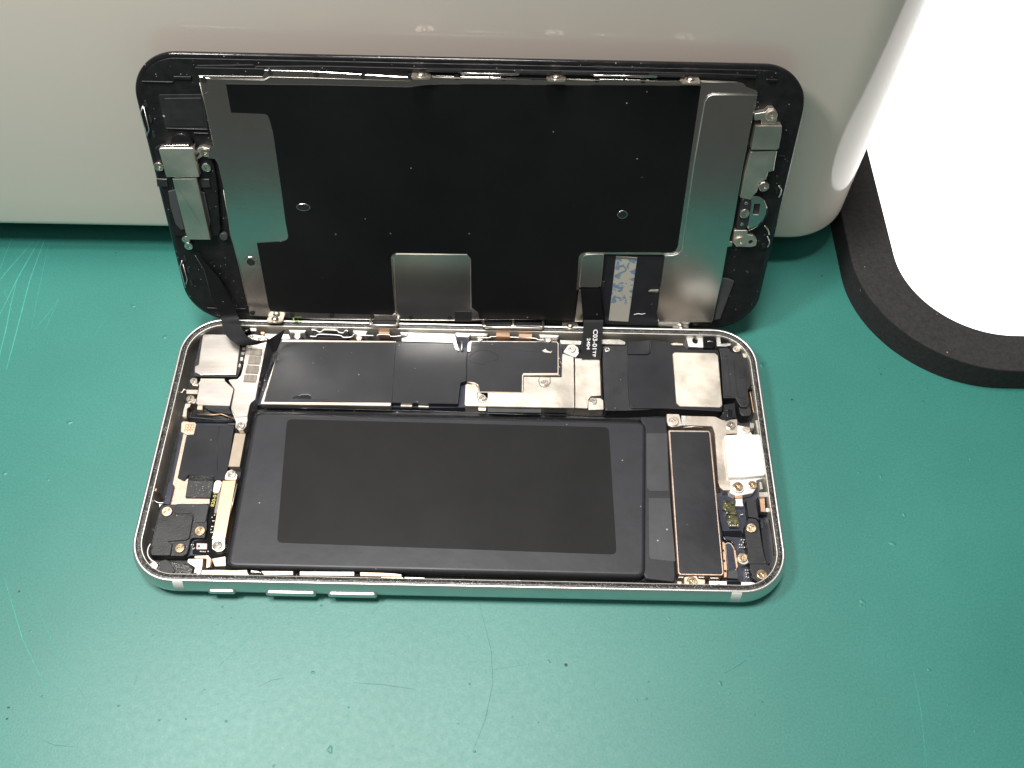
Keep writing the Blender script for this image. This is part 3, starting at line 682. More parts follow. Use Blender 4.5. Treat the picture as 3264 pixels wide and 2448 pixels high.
    P('chip_port', circle([(-55.51, -24.07)][0], .26, 12), 3.32, 'black_matt', nb, r=0, b=.01, z0=3.2)
    for x, y in [(-55.07, -25.12), (-54.73, -25.15), (-54.38, -25.16), (-54.02, -25.18), (-53.4, -25.09), (-57.18, -23.67), (-56.79, -23.71), (-56.7, -24.59), (-56.42, -24.43), (-54, -17.29), (-53.55, -16.78), (-53.69, -18.12), (-53.68, -19.46), (-53.71, -20.12), (-53.59, -20.78), (-53.28, -20.77), (-53.45, -19.45), (-53.46, -18.12)]:
        P('solder_dot', circle((x, y), .15, 8), 3.1, 'nickel', nb, r=0, b=.05, z0=2.8)
    # corner block, wire, clip
    cb = P('corner_block', [(-65.12, -27.9), (-62.36, -28.16), (-61.2, -27.98), (-56.74, -28.59), (-55.09, -29.73), (-55.3, -30.98), (-54.82, -31.9), (-59.77, -32), (-62.99, -30.83), (-64.81, -29.31)], 4.9, 'gasket', r=.5, b=.2)
    P('black_foam', [(-62.29, -28.23), (-61.16, -27.89), (-60.33, -28.27), (-58.71, -30.35), (-60.2, -31.77), (-61.89, -30.1)], 5.2, 'black_matt', cb, r=.1, z0=4.7)
    screws([(-63.43, -29.32)], 4.9, .9, 'c', cb)
    tube('antenna_wire', crom(lift([(-65.13, -24.48), (-65.36, -25.29), (-65.31, -26.4), (-64.79, -27.42), (-64.03, -28.11), (-63.29, -28.44)], 5.1), 5), .13, 'white_plastic', cb)
    wc = P('steel_clip', [(-56.83, -27.34), (-53.65, -27.27), (-53.44, -28.76), (-53.44, -29.78), (-53.67, -30.95), (-55.06, -30.86), (-55.04, -29.27), (-56.84, -28.24)], 4.6, 'steel_bright', r=.2, b=.15)
    P('clip_eye', circle([(-54.62, -30.76)][0], .4, 12), 4.63, 'black_gloss', wc, r=0, b=.02)
    P('cream_bracket', [(-55.63, -26.65), (-52.77, -26.46), (-52.13, -27.16), (-51.91, -29), (-52.69, -29.3), (-52.97, -27.18), (-55.53, -27.15)], 4.4, 'cream_plate', wc, r=.2)
    P('cream_bracket', [(-52.47, -26.71), (-49.57, -26.09), (-49.13, -28.23), (-51.41, -28.36)], 3.0, 'cream_plate', wc, r=.2)
    for q in ([(-65.82, -14.49), (-64.54, -14.63), (-65.13, -15.16), (-65.4, -15.75)], [(-65.69, -14.75), (-64.53, -14.69), (-64.6, -15.09), (-65.18, -15.33)])[:1]:
        P('wall_clip', q, 4.2, 'steel_bright', r=.05)
    tube('wall_spring', crom(lift([(-67.21, -13.95), (-66.56, -14.39), (-65.63, -14.83), (-64.52, -14.8)], 4.6), 4), .14, 'steel_bright', nb)
    P('wall_stud', circle([(-66.64, -12.16)][0], .5, 12), 5.5, 'screw_copper', r=0, b=.2)
    P('tall_cover_edge', [(-64.98, -9.34), (-64.07, -9.63), (-63.61, -10.32), (-63.66, -14.7), (-64.94, -14.58)], 3.4, 'navy_board', r=.2)
left_end()

# ---- cable and contact rail along the front wall
def front_rail():
    fr = P('key_flex', [(-53.45, -29.73), (-44.1, -29.54), (-43.14, -30.34), (-34.46, -29.83), (-11.61, -29.81), (-11.55, -30.54), (-39.8, -30.77), (-53.46, -31.03)], 4.4, 'black_gloss', r=.1)
    for q in ([(-53.24, -30), (-49.72, -29.85), (-46.73, -29.91), (-43.92, -29.75), (-43.67, -30.42), (-43.12, -31.03), (-53.26, -31.24)], [(-41.04, -29.91), (-34.34, -29.82), (-34.19, -30.68), (-40.19, -30.85)], [(-32.96, -29.83), (-21.64, -29.68), (-21.55, -30.6), (-32.89, -30.75)],
              [(-20.47, -29.75), (-16.51, -29.76), (-13.32, -29.87), (-11.89, -30.03), (-11.67, -30.58), (-20.31, -30.61)]):
        P('cream_rail', q, 5.2, 'cream_plate', fr, r=.1, b=.08)
    for q in ([(-43.65, -30.99), (-40.24, -30.96), (-40.04, -31.76), (-43.97, -31.77)], [(-15.94, -30.77), (-11.46, -30.72), (-11.19, -31.5), (-15.99, -31.6)], [(-43.01, -29.89), (-41.42, -30.09), (-40.62, -30.46), (-43, -30.43)], [(10.17, -31.23), (11.57, -30.89), (12.8, -30.86), (14.78, -31.5), (10.35, -31.57)], [(19.49, -31.27), (21.43, -30.9), (22.49, -30.88), (23.71, -31.53), (19.4, -31.56)],
              [(-6.67, -31.31), (-4.58, -30.9), (-3.35, -30.87), (-2.26, -31.49), (-6.74, -31.53)], [(36.68, -31.62), (38.09, -30.96), (39, -31.02), (40.79, -31.65)], [(-4.61, -31.08), (-3.21, -30.96), (-2.21, -31.49), (-4.94, -31.49)], [(41.71, -31.52), (44.76, -31.53), (44.89, -31.84), (41.85, -31.83)]):
        P('steel_clip', q, 5.5, 'steel_bright', fr, r=.06, b=.1)
    P('grey_clip', [(-11.22, -30.64), (-6.9, -30.69), (-7.2, -31.52), (-10.71, -31.54)], 5.3, 'steel_wall', fr, r=.1)
    for q in ([(-0.19, -30.99), (3.3, -31.01), (3.29, -31.54), (-0.16, -31.5)], [(5.15, -30.95), (8.62, -31.01), (8.59, -31.54), (5.17, -31.5)], [(25.93, -30.95), (29.4, -31.01), (29.35, -31.54), (25.92, -31.5)], [(31.3, -31.02), (34.74, -31.08), (34.71, -31.63), (31.28, -31.59)]):
        P('cream_contact', q, 5.4, 'cream_plate', fr, r=.05)
    P('copper_contact', [(15.1, -31.11), (19.33, -31.15), (19.15, -31.64), (15.46, -31.65)], 5.2, 'gold_plate', fr, r=.1)
    for x, y in [(-31.47, -31.4), (-24.62, -31.34), (-18.91, -31.31), (-37.25, -31.52), (-38.84, -31.46)]:
        tube('spring_arc', crom([(x - .9, y - .1, 5.1), (x - .4, y + .15, 5.5), (x, y + .25, 5.6), (x + .5, y + .1, 5.5), (x + .9, y - .15, 5.1)], 4), .12, 'steel_bright', fr)
    for q in ([(-35.75, -31.23), (-32.84, -31.26), (-32.89, -31.57), (-35.52, -31.59)], [(-28.92, -31), (-25.92, -31.02), (-25.95, -31.48), (-28.68, -31.49)], [(-23.26, -31.15), (-20.27, -31.18), (-20.33, -31.42), (-23.05, -31.44)]):
        P('dark_contact', q, 5.2, 'grey_tape', fr, r=.04)
front_rail()

# ---- loudspeaker, upper right
def loudspeaker():
    sp = P('loudspeaker', [(31.96, 28.58), (37.61, 28.89), (38.05, 30.01), (43.63, 30.66), (47.85, 30.44), (48.44, 29.3), (51.77, 28.92), (52.48, 28.13), (59.76, 28.2), (60, 27.11), (59.32, 12.13), (59.13, 10.92), (44.66, 11.32), (37.64, 10.79), (31.97, 10.59), (31.84, 19.67)], 4.4, 'black_plastic', r=.35, b=.12, seg=2)
    P('upper_housing', [(37.9, 25.71), (42.89, 25.93), (43.51, 26.63), (43.76, 30.03), (47.9, 30), (48.47, 28.86), (51.62, 28.48), (52.37, 27.76), (59.59, 27.76), (59.14, 12), (59.02, 10.77), (46.43, 11.31), (38.19, 11.11), (37.64, 11.95), (37.59, 23.99)], 4.85, 'black_film', sp, r=.3, b=.12, seg=2, z0=4.2)
    P('corner_pad', [(38.03, 29.68), (43.43, 30.19), (43.3, 26.73), (42.73, 26.17), (37.89, 26.14)], 4.78, 'black_film', sp, r=.15, b=.06, z0=4.2)
    P('speaker_plate', [(48.65, 26.31), (49.17, 26.76), (58.93, 26.78), (59.52, 26.02), (59.19, 12.38), (58.57, 11.73), (49.38, 11.8), (48.5, 12.72)], 5.0, 'nickel', sp, r=.35, b=.08, z0=4.6)
    P('steel_lug', [(48.37, 29.35), (49.63, 29.62), (51.34, 29.43), (51.49, 28.86), (48.81, 28.83)], 4.95, 'nickel_warm', sp, r=.1)
    # rear wall bracket with an eye
    wb = P('wall_bracket', [(52.31, 31.57), (56.35, 31.56), (56.2, 28.34), (52.63, 28.43)], 5.0, 'steel_bright', r=.15, holes=[circle([(54.41, 30.28)][0], .72, 16, .9)])
    P('bracket_eye', circle([(54.44, 30.34)][0], .74, 16, .92), 4.6, 'black_gloss', wb, r=0)
    P('black_seal', [(56.41, 31.3), (59.48, 31.22), (59.04, 28.71), (58.61, 28.19), (56.17, 28.27)], 5.4, 'black_gloss', wb, r=.2, b=.2, seg=2)
    tube('glue_glint', lift([(57.21, 29.75), (57.79, 29.88), (58.55, 29.74)], 5.45), .1, 'steel_bright', wb)
    P('wall_bracket', [(59.61, 31.59), (60.48, 31.03), (60.73, 29.65), (62.84, 29.65), (62.97, 29.13), (61.78, 28.7), (59.48, 28.69)], 5.1, 'steel_bright', wb, r=.1)
    P('black_seal', [(60.45, 31.29), (62.45, 31.11), (62.19, 29.6), (60.45, 29.44)], 5.5, 'black_gloss', wb, r=.15)
loudspeaker()

def antenna_unit():
    au = P('antenna_module', [(59.96, 28.27), (62.17, 28.55), (62.83, 27.19), (65.45, 26.8), (66.34, 24.87), (67.15, 23.68), (66.38, 17.95), (65.61, 16.62), (65.54, 13.17), (64.89, 11.96), (63.38, 12.01), (62.69, 13.7), (62.53, 14.34), (59.61, 14.31), (60.16, 25.35)], 5.0, 'black_plastic', r=.3, b=.12, seg=2)
    P('raised_rib', [(63.09, 24.99), (64.2, 24.68), (65.78, 23.59), (65.49, 17.83), (64.91, 14.35), (63.24, 14.31), (62.88, 16.46)], 5.12, 'black_plastic', au, r=.3, b=.1, z0=4.8)
    P('raised_rib', [(64.26, 23.38), (65.38, 23.3), (65.1, 19.84), (64.06, 19.89)], 5.22, 'black_plastic', au, r=.15, b=.05, z0=4.8)
    P('raised_rib', [(60.46, 25.26), (61.7, 25.29), (61.43, 14.7), (59.94, 14.66)], 5.1, 'black_plastic', au, r=.15, b=.06, z0=4.8)
    P('boss', circle([(61.18, 26.22)][0], .5), 5.12, 'black_plastic', au, r=0)
    P('boss', circle([(64.28, 13.25)][0], .6), 5.15, 'black_plastic', au, r=0, b=.1)
    P('rubber_post', [(63.18, 12.73), (65.71, 13), (66.05, 10.88), (65.37, 10.13), (63.89, 9.99), (63.23, 10.71)], 4.3, 'black_plastic', au, r=.5, b=.2, seg=2)
    screws([(64.1, 28.01)], 4.9, .92, 'n', au)
    P('tan_shim', [(65.45, 27.08), (66.13, 26.41), (66.22, 25.5), (65.5, 25.83)], 5.05, 'nickel_warm', au, r=.05)
    tube('coax_wire', crom(lift([(66.14, 16.32), (66.22, 14.59), (66.29, 12.03), (66.41, 10.76)], 4.6), 5), .16, 'gold_plate', au)
    P('side_clip', [(65.87, 18.37), (67.06, 18.18), (66.97, 16.65), (65.88, 16.84)], 4.9, 'black_gloss', au, r=.1)
    # black clip with a small lens
    cl = P('sensor_clip', [(59.62, 12.78), (62.3, 13.31), (62.16, 9.45), (59.78, 8.56), (58.33, 9.4), (59.26, 10.65)], 4.7, 'black_film', r=.2, b=.15)
    P('sensor_lens', [(60.06, 11.45), (61.56, 11.38), (61.2, 9.27), (59.87, 9.34)], 4.85, 'black_gloss', cl, r=.4, b=.25, seg=3, z0=4.5)
antenna_unit()

# ---- right end: bracket, white block, haptic motor, lower boards
def right_end():
    fl = P('lower_board', [(55.85, -8.87), (67.6, -6.8), (67.8, -15.48), (66.97, -25.52), (65.12, -28.99), (55.71, -29.51), (56.76, -17.68)], 2.2, 'navy_board', r=.3)
    br = P('motor_bracket', [(49.8, 9.82), (57.34, 9.76), (59.07, 8.87), (62.48, 9.22), (62.17, 5.43), (59.59, 5.18), (59.04, 4.55), (58.74, -5.78), (59.32, -6.13), (59.03, -8.92), (57.48, -8.96), (56.68, -8.26), (56.48, -6.74), (56.86, 5.34), (56.49, 7.14), (49.59, 7.25)], 4.2, 'nickel_warm', r=.25, b=.08)
    P('bracket_tab', [(46.16, 10.11), (49.09, 10.1), (49.26, 9.24), (49.53, 7.08), (48.67, 6.83), (47.26, 6.58), (46.31, 7), (46.07, 7.96)], 4.4, 'nickel_warm', br, r=.3, b=.08)
    P('bracket_fold', [(49.5, 9.68), (50.55, 9.66), (50.43, 7.1), (49.46, 7.08)], 4.45, 'steel_bright', br, r=.03)
    screws([(47.69, 8.02)], 4.4, 1.18, 'n', br)
    screws([(60.79, 7.34)], 4.2, 1.08, 's', br)
    wp = P('port_block', [(62.39, 7.69), (64.48, 7.27), (65.12, 6.06), (65.57, 5.3), (66.91, 5.24), (67.58, 4.35), (67.35, -4.36), (66.73, -5.65), (65.02, -6.23), (64.99, -7.85), (63.87, -9.34), (61.49, -9.92), (60.17, -10.13), (58.82, -9.45), (59.09, -5.82), (62.02, 5.22)], 4.1, 'white_plastic', r=.3, b=.12)
    P('port_cover', [(58.69, 4.03), (59.07, 4.42), (66.61, 4.77), (67.27, 3.85), (67.01, -4.9), (66.5, -5.6), (61.69, -6.21), (58.77, -6.31), (58.57, -5.78)], 5.3, 'white_plastic', wp, r=.5, b=.3, seg=3, z0=4.0)
    P('screw_boss', circle([(60.68, -8.26)][0], 1.35), 4.4, 'steel_bright', wp, r=0, b=.15)
    screws([(60.65, -8.12)], 4.4, 1.12, 'c', wp)
    screws([(63.96, -7.51)], 4.15, 1.0, 'c', wp)
    screws([(64.14, 6.25)], 4.15, .95, 'n', wp)
    P('gold_spring', [(59.8, -10), (61.56, -9.93), (61.52, -10.6), (59.78, -10.64)], 4.0, 'gold_plate', wp, r=.05)
    P('gold_spring', [(59.96, -10.49), (61.6, -10.42), (61.52, -11.37), (61.63, -12.39), (59.76, -12.4), (60.03, -11.37)], 3.6, 'steel_bright', wp, r=.1)
    for q in ([(65.12, 7.88), (66.04, 7.81), (65.81, 6.55), (64.89, 6.63)], [(66.34, 8.58), (67.38, 8.79), (67.35, 4.86), (66.91, 4.28), (66.49, 5.6)], [(67.13, -3.99), (67.53, -4.71), (67.28, -8.84), (66.79, -9.3), (66.68, -5.9)],
              [(65.42, -7.01), (65.82, -7), (66.02, -8.69), (65.35, -8.88)], [(65.03, -9.51), (66.98, -9.47), (66.83, -10.62), (64.97, -10.66)]):
        P('side_clip', q, 4.9, 'steel_wall', wp, r=.1)
    # haptic motor
    hm = P('haptic_motor', [(46.22, 5.65), (46.62, 5.82), (55.56, 5.87), (55.88, 5.25), (55.49, -28.24), (55.05, -28.67), (46.24, -28.73), (45.87, -28.31)], 4.5, 'rose_plate', r=.2, b=.12)
    P('motor_film', [(46.62, 5.33), (55.39, 5.45), (55.54, 4.92), (55.19, -28.03), (54.88, -28.4), (46.41, -28.45), (46.12, -28.17)], 4.58, 'black_film', hm, r=.15, b=.03, z0=4.4)
    P('vent_dot', circle([(48.67, -17.36)][0], .2, 10), 4.6, 'grey_tape', hm, r=0, b=.01, z0=4.5)
    rl = P('copper_rail', [(55.99, -20.73), (56.64, -21.08), (56.43, -27.19), (56.16, -28.78), (55.61, -28.79), (55.87, -24.72)], 3.8, 'gold_plate', hm, r=.05)
    for q in ([(55.83, -22.57), (56.26, -22.6), (56.2, -23.13), (55.83, -23.11)], [(55.76, -24.89), (56.22, -24.91), (56.17, -25.44), (55.75, -25.41)], [(55.76, -27.13), (56.3, -27.16), (56.24, -27.72), (55.78, -27.69)], [(56.02, -20.6), (56.34, -20.68), (56.31, -20.96), (56, -20.9)]):
        P('rail_notch', q, 3.86, 'black_matt', rl, r=.03, b=.01, z0=3.7)
    tube('motor_wire', lift([(49.86, 6.81), (52.25, 7.06), (54.44, 6.92)], 4.0), .14, 'steel_wall', hm)
    # flex, chips and black brackets
    P('ribbed_flex', [(56.85, -20.85), (57.44, -20.54), (58.2, -20.82), (58.74, -21.99), (58.74, -26.81), (56.81, -26.85)], 2.9, 'cream_plate', fl, r=.3)
    P('flex_face', [(56.97, -21.06), (57.42, -20.78), (58.03, -21.03), (58.52, -22.11), (58.52, -26.75), (56.88, -26.85)], 2.98, 'navy_board', fl, r=.3, b=.03, z0=2.7)
    P('flex_face', [(56.75, -26.97), (58.77, -26.85), (58.86, -28.79), (56.42, -28.68)], 3.05, 'grey_tape', fl, r=.1)
    P('chip_block', [(57.38, -10.69), (59.73, -10.85), (59.77, -12.23), (60.13, -13.1), (60.18, -14.14), (57.85, -14.02), (57.7, -13.15), (57.08, -12.9)], 3.0, 'green_chip', fl, r=.2, b=.15, seg=2)
    P('chip_block', [(57.84, -14.2), (60.32, -14.32), (60.47, -15.87), (60.26, -17.08), (58.18, -17.09), (57.69, -15.59)], 3.0, 'green_chip', fl, r=.2, b=.15, seg=2)
    for x, y in [(57.62, -12.94), (57.94, -13.8), (58.4, -14.75), (58.35, -15.96), (58.43, -16.73), (58.92, -16.67), (59.4, -16.71), (59.97, -16.61), (57.84, -11.61), (60.97, -14.14), (61.29, -14.09), (60.39, -20.01), (60.72, -20.6), (60.95, -20), (59.87, -21.12), (60.34, -21.16), (59.83, -21.74), (60.36, -21.73), (60.83, -21.72), (60.52, -26.81), (60.98, -26.84), (60.5, -27.38), (60.96, -27.42), (60.56, -27.79), (60.92, -28.43), (60.5, -28.31)]:
        P('solder_dot', circle((x, y), .17, 8), 3.12, 'steel_bright', fl, r=0, b=.06, z0=2.0)
    P('dark_shelf', [(56.58, -17.85), (60.76, -17.67), (61, -19.12), (56.56, -18.88)], 2.6, 'black_gloss', fl, r=.1)
    tube('gasket_edge', crom(lift([(56.69, -19.34), (57.16, -20.17), (58.1, -20.32), (58.68, -20.81)], 2.8), 5), .28, 'black_gloss', fl)
    bk = P('corner_bracket', [(62.1, -15.53), (63.69, -15.62), (64.22, -16.77), (64.34, -22.16), (64.79, -25.86), (65.5, -26.41), (65.45, -28.19), (64.33, -29.75), (62.46, -29.92), (61.48, -29.08), (61.2, -26.26), (61.06, -22.07), (60.98, -18.29)], 4.5, 'black_plastic', r=.35, b=.12, seg=2)
    P('upper_bracket', [(62.2, -11.1), (64.23, -11.16), (64.37, -15.86), (63.76, -15.41), (62.18, -15.18)], 4.3, 'black_plastic', bk, r=.1, b=.06)
    P('raised_pad', [(61, -22.26), (64.36, -22.22), (64.34, -25.94), (61.03, -26.04)], 4.65, 'black_plastic', bk, r=.08, b=.06, z0=4.2)
    P('side_rail', [(64.72, -15.39), (65.64, -15.49), (65.77, -20.38), (65.72, -25.68), (64.85, -25.78), (64.53, -22.08)], 4.2, 'black_film', bk, r=.08)
    P('side_rail', [(64.67, -15.89), (65.27, -15.95), (65.21, -17.9), (64.63, -17.88)], 4.4, 'black_plastic', bk, r=.08, b=.05)
    P('screw_well', circle([(62.65, -17.66)][0], 1.45), 4.53, 'black_matt', bk, r=0, b=.02)
    screws([(62.41, -17.95)], 4.55, 1.08, 'c', bk)
    screws([(63.39, -28.34)], 4.5, 1.12, 'c', bk)
    P('screw_ring', circle([(60.18, -24.51)][0], 1.3), 3.6, 'steel_wall', fl, r=0, b=.12)
    screws([(59.99, -24.34)], 3.6, 1.05, 'c', fl)
    P('gold_edge', [(58.42, -22.19), (58.86, -22.51), (58.93, -26.14), (58.52, -26.8)], 3.2, 'gold_plate', fl, r=.05)
    gk = P('gold_contact', [(65.16, -10.68), (66.3, -10.62), (66.08, -13.95), (65.09, -13.83)], 4.2, 'gold_plate', r=.06)
    P('contact_housing', [(64.87, -10.12), (66.82, -10.07), (66.59, -13.85), (66.03, -14.47), (64.85, -14.24)], 3.9, 'black_gloss', gk, r=.1)
    P('white_pip', [(66.28, -12.95), (66.82, -12.97), (66.76, -13.81), (66.2, -13.78)], 4.2, 'white_plastic', gk, r=.15)
    tube('wall_glint', crom(lift([(66.52, -15.73), (66.78, -20.48), (66.57, -23.97)], 4.5), 4), .12, 'black_gloss', gk)
    # front corner plates
    fp = P('corner_plate', [(47.05, -29.25), (49.66, -28.95), (49.94, -29.62), (51.34, -29.75), (51.07, -31.66), (46.86, -31.59)], 4.8, 'cream_plate', r=.12)
    screws([(48.55, -30.33)], 4.8, 1.12, 'c', fp)
    P('corner_plate', [(52.16, -29.99), (55.82, -29.98), (55.74, -31.6), (52, -31.68)], 4.9, 'steel_bright', fp, r=.12)
    P('plate_eye', [(53.19, -31.63), (53.39, -30.99), (53.88, -30.67), (54.42, -30.69), (54.76, -31.04), (54.82, -31.6)], 4.92, 'black_matt', fp, r=.3, b=.01)
    P('black_seal', [(56.01, -30.01), (58.66, -29.92), (58.55, -31.67), (55.86, -31.69)], 5.0, 'black_gloss', fp, r=.15, b=.15, seg=2)
    P('corner_plate', [(58.82, -30.04), (61.09, -30.03), (62.57, -30.5), (59.78, -30.72), (59.47, -31.57), (58.7, -31.54)], 4.8, 'steel_bright', fp, r=.1)
    P('corner_plate', [(45.55, -30.09), (46.47, -30.1), (46.45, -31.42), (45.53, -31.44)], 4.5, 'cream_plate', fp, r=.08)
    for q in ([(45.9, -29.05), (46.98, -29.06), (46.92, -29.35), (45.87, -29.34)], [(50.07, -28.96), (51.3, -28.97), (51.28, -29.26), (50.07, -29.25)], [(52.52, -29.1), (54.3, -29.11), (54.27, -29.39), (52.5, -29.39)]):
        P('edge_contact', q, 4.5, 'nickel_warm', fp, r=.03)
right_end()

# ================================================================== display assembly
DO, DU, DV, DN = Vector((0.65107, 33.97100, 4.51147)), Vector((0.99989, 0.01184, -0.00849)), Vector((0.00440, 0.31033, 0.95062)), Vector((0.01389, -0.95056, 0.31024))
display = empty('display_assembly')
M = Matrix((DU, DV, DN)).transposed().to_4x4(); M.translation = DO * MM
display.matrix_world = M
tag(display, 'black phone screen propped upright, its metal backed inner side showing', 'phone screen')
def S(name, poly, h1, material, parent=display, r=0.2, b=0.05, h0=-0.3, **k):
    return slab(name, poly, h0, h1, material, parent, r, b, **k)
def D2W(u, v, h): return tuple(DO + DU * u + DV * v + DN * h)
def W2D(p):
    q = Vector(p) - DO; return (q.dot(DU), q.dot(DV), q.dot(DN))

def display_shell():
    def dr(d): return [(x, y + 32.85) for x, y in rrect(68.4 - d, 32.85 - d, 9.8 - d, 0, 0, 20)]
    sweep('glass', [(dr(0.9), -1.6), (dr(0.2), -1.35), (dr(0.0), -0.9), (dr(0.0), -0.25), (dr(0.25), 0.0), (dr(0.9), 0.02), (dr(1.3), -0.1)], 'black_gloss', display, True, True)
    S('bezel_frame', dr(1.0), 0.05, 'bezel_black', r=0, b=.1, h0=-.5)
    # inner plastic frame rim, left by a bar and steps
    S('frame_step', [(-54.54, 63.43), (-43.37, 63.83), (-42.92, 63.5), (-30.85, 63.84), (-11.04, 63.79), (42.1, 63.98), (52.22, 63.83), (56.95, 63.71), (57.13, 63.13), (42.04, 63.2), (-11.07, 63.03), (-41.64, 63.01), (-54.6, 63.13)], .5, 'bezel_black', r=.05)
    tp = S('top_rail', [(-54.95, 63.11), (-41.31, 63.13), (-41.46, 61.57), (-54.67, 61.55)], .75, 'bezel_black', r=.05)
    for q in ([(-66.31, 59.95), (-60.09, 59.94), (-60.13, 59.73), (-66.36, 59.74)], [(-59.69, 61.07), (-56.18, 61.1), (-56.32, 60.37), (-59.89, 60.4)], [(-63.55, 49.96), (-55.02, 49.91), (-55.01, 49.66), (-63.61, 49.67)], [(-58.1, 49.03), (-55.01, 49), (-55.06, 48.77), (-58.15, 48.78)], [(-63.78, 4.09), (-61.27, 3.94), (-61.33, 3.59), (-63.86, 3.64)], [(-57.09, 3.98), (-54.55, 3.98), (-54.6, 3.65), (-57.16, 3.6)], [(59.4, 62.99), (61.41, 62.96), (61.51, 62.45), (59.66, 62.41)], [(65.08, 46.37), (66.53, 46.32), (66.56, 46.15), (65.12, 46.17)]):
        S('frame_ledge', q, .4, 'bezel_black', r=.03, b=.08)
    rc = S('sensor_recess', [(-63.7, 57.04), (-54.7, 57.32), (-55.06, 49.94), (-63.85, 49.63)], .12, 'black_matt', r=.3, b=.03)
    S('recess_pad', [(-62.65, 56.34), (-55.1, 56.59), (-55.59, 50.4), (-63.21, 50.15)], .2, 'black_matt', rc, r=.2)
display_shell()

def backplate():
    bp = S('backplate', [(-54.58, 61.55), (-41.72, 61.63), (-41.05, 62.93), (-30.88, 62.89), (-11.98, 62.01), (-11.07, 62.21), (-8.56, 62.66), (-6.99, 62.3), (45.34, 62.65), (53.21, 62.53), (54.56, 62.23), (55.29, 61.51), (56.51, 61.12), (57.69, 60.67), (57.89, 59.96), (57.89, 44.4), (58.29, 29.82), (58.07, 25.39), (58.91, 25.22), (59.03, 24.1), (57.98, 23.85), (58.18, 14.38), (58, 4.16), (58, 2.92), (57.52, 2.58), (52.62, 2.38), (52.33, 1.05), (45.36, 0.91), (44.68, 1.74), (44.98, 1.59), (44.11, 5.19), (43.89, 20.86), (43.82, 21.43), (30.07, 21.34), (30.07, 12.12), (25.28, 11.9), (14.54, 2.39), (1.05, 2.06), (-4.47, 1.65), (-24.15, 1.55), (-38.51, 1.47), (-48.5, 2.06), (-53.75, 2.21), (-53.67, 5.48), (-53.92, 17.25), (-54.62, 24.5), (-54.01, 36.49), (-54.18, 42.13), (-54.59, 43.34), (-56.17, 43.51), (-55.47, 45.83), (-54.28, 46.33)], .9, 'screen_steel', r=.15, b=.06)
    S('black_film', [(-49.32, 60), (-28.9, 60.17), (-12.98, 60.1), (-6.12, 60.88), (46.14, 61.6), (46.32, 44.21), (46.65, 23.72), (46.26, 22.67), (45.42, 22.26), (42.52, 22.04), (44.6, 22.23), (25.64, 21.85), (24.77, 21.49), (24.3, 20.52), (24.44, 3.07), (24.12, 2.64), (10.74, 2.52), (1.54, 2.35), (1.18, 4.42), (-0.31, 5.71), (-0.39, 19.44), (-1.29, 20.82), (-17.73, 20.75), (-18.79, 19.66), (-18.85, 3.86), (-19.48, 3.2), (-38.27, 3.41), (-48.55, 3.7), (-48.84, 4.9), (-48.9, 22.85), (-42.9, 23.42), (-41.99, 23.82), (-41.56, 24.61), (-41.66, 28.34), (-41.48, 36.8), (-41.37, 49.8), (-41.7, 52.61), (-41.85, 53.34), (-42.4, 53.74), (-49.33, 53.89)], 1.0, 'screen_film', bp, r=.25, b=.03, h0=.6)
    S('right_band', [(57.73, 60.08), (48.73, 59.89), (47.79, 59.45), (47.26, 58.24), (47.14, 44.36), (47.48, 23.33), (46.93, 21.95), (45.67, 21.39), (43.85, 21.35), (43.87, 21.08), (44.04, 5.65), (44.91, 1.85), (47.15, 1.21), (52.13, 1.43), (52.4, 2.59), (57.42, 2.83), (57.9, 3.18), (57.9, 4.42), (58.13, 14.62), (57.88, 24.07), (57.97, 25.61), (58.19, 30.03), (57.74, 44.58)], 1.25, 'screen_steel', bp, r=.12, b=.15, seg=2, h0=.6)
    tube('edge_highlight', lift([(57.72, 60.02), (48.81, 59.83), (47.91, 59.42), (47.37, 58.24), (47.23, 44.36), (47.58, 23.33), (47.01, 22.03), (45.68, 21.51), (43.9, 21.47)], 1.22), .10, 'steel_bright', bp)  # bright tubes added to draw the highlight lines along plate edges
    tube('edge_highlight', lift([(24.98, 12.42), (25.07, 20.09), (25.3, 20.79), (25.96, 21.33), (29.98, 21.45)], 1.17), .08, 'steel_satin', bp)
    tube('edge_highlight', lift([(-18.56, 2.45), (-18.1, 19.67), (-17.46, 20.48), (-1.33, 20.65), (-0.59, 19.65), (-0.5, 5.47)], 1.05), .06, 'steel_satin', bp)
    S('small_tab', [(25.02, 20.09), (25.24, 20.86), (25.9, 21.41), (30, 21.53), (30.05, 12.83), (29.33, 12.27), (24.99, 12.3)], 1.2, 'screen_steel_bright', bp, r=.15, b=.12, h0=.6)
    S('lower_strip', [(25.01, 11.55), (25.35, 11.55), (26.63, 2.23), (24.58, 2.08)], 1.05, 'screen_steel', bp, r=.05, h0=.6)
    S('centre_tab', [(-18.19, 19.73), (-17.5, 20.6), (-1.29, 20.77), (-0.5, 19.72), (-0.41, 5.34), (-4.64, 5.05), (-4.65, 2.09), (-18.44, 2.05)], 1.08, 'screen_steel', bp, r=.12, b=.06, h0=.6)
    S('connector_slot', [(-4.41, 4.69), (-0.25, 4.68), (-0.34, 1.66), (-4.46, 1.63)], 1.12, 'black_matt', bp, r=.03, h0=.9)
    S('corner_plate', [(-54.45, 61.42), (-52.15, 61.03), (-52.91, 58.37), (-53.97, 57.72), (-54.38, 58.69)], 1.0, 'screen_steel', bp, r=.15, b=.08, h0=.6)
    S('edge_rail', [(-41.25, 63.04), (-30.84, 62.97), (-11.51, 62.14), (-11.77, 61.39), (-12.91, 61.25), (-37.75, 61.73), (-40.85, 61.74)], 1.1, 'screen_steel', bp, r=.1, b=.1, h0=.5)
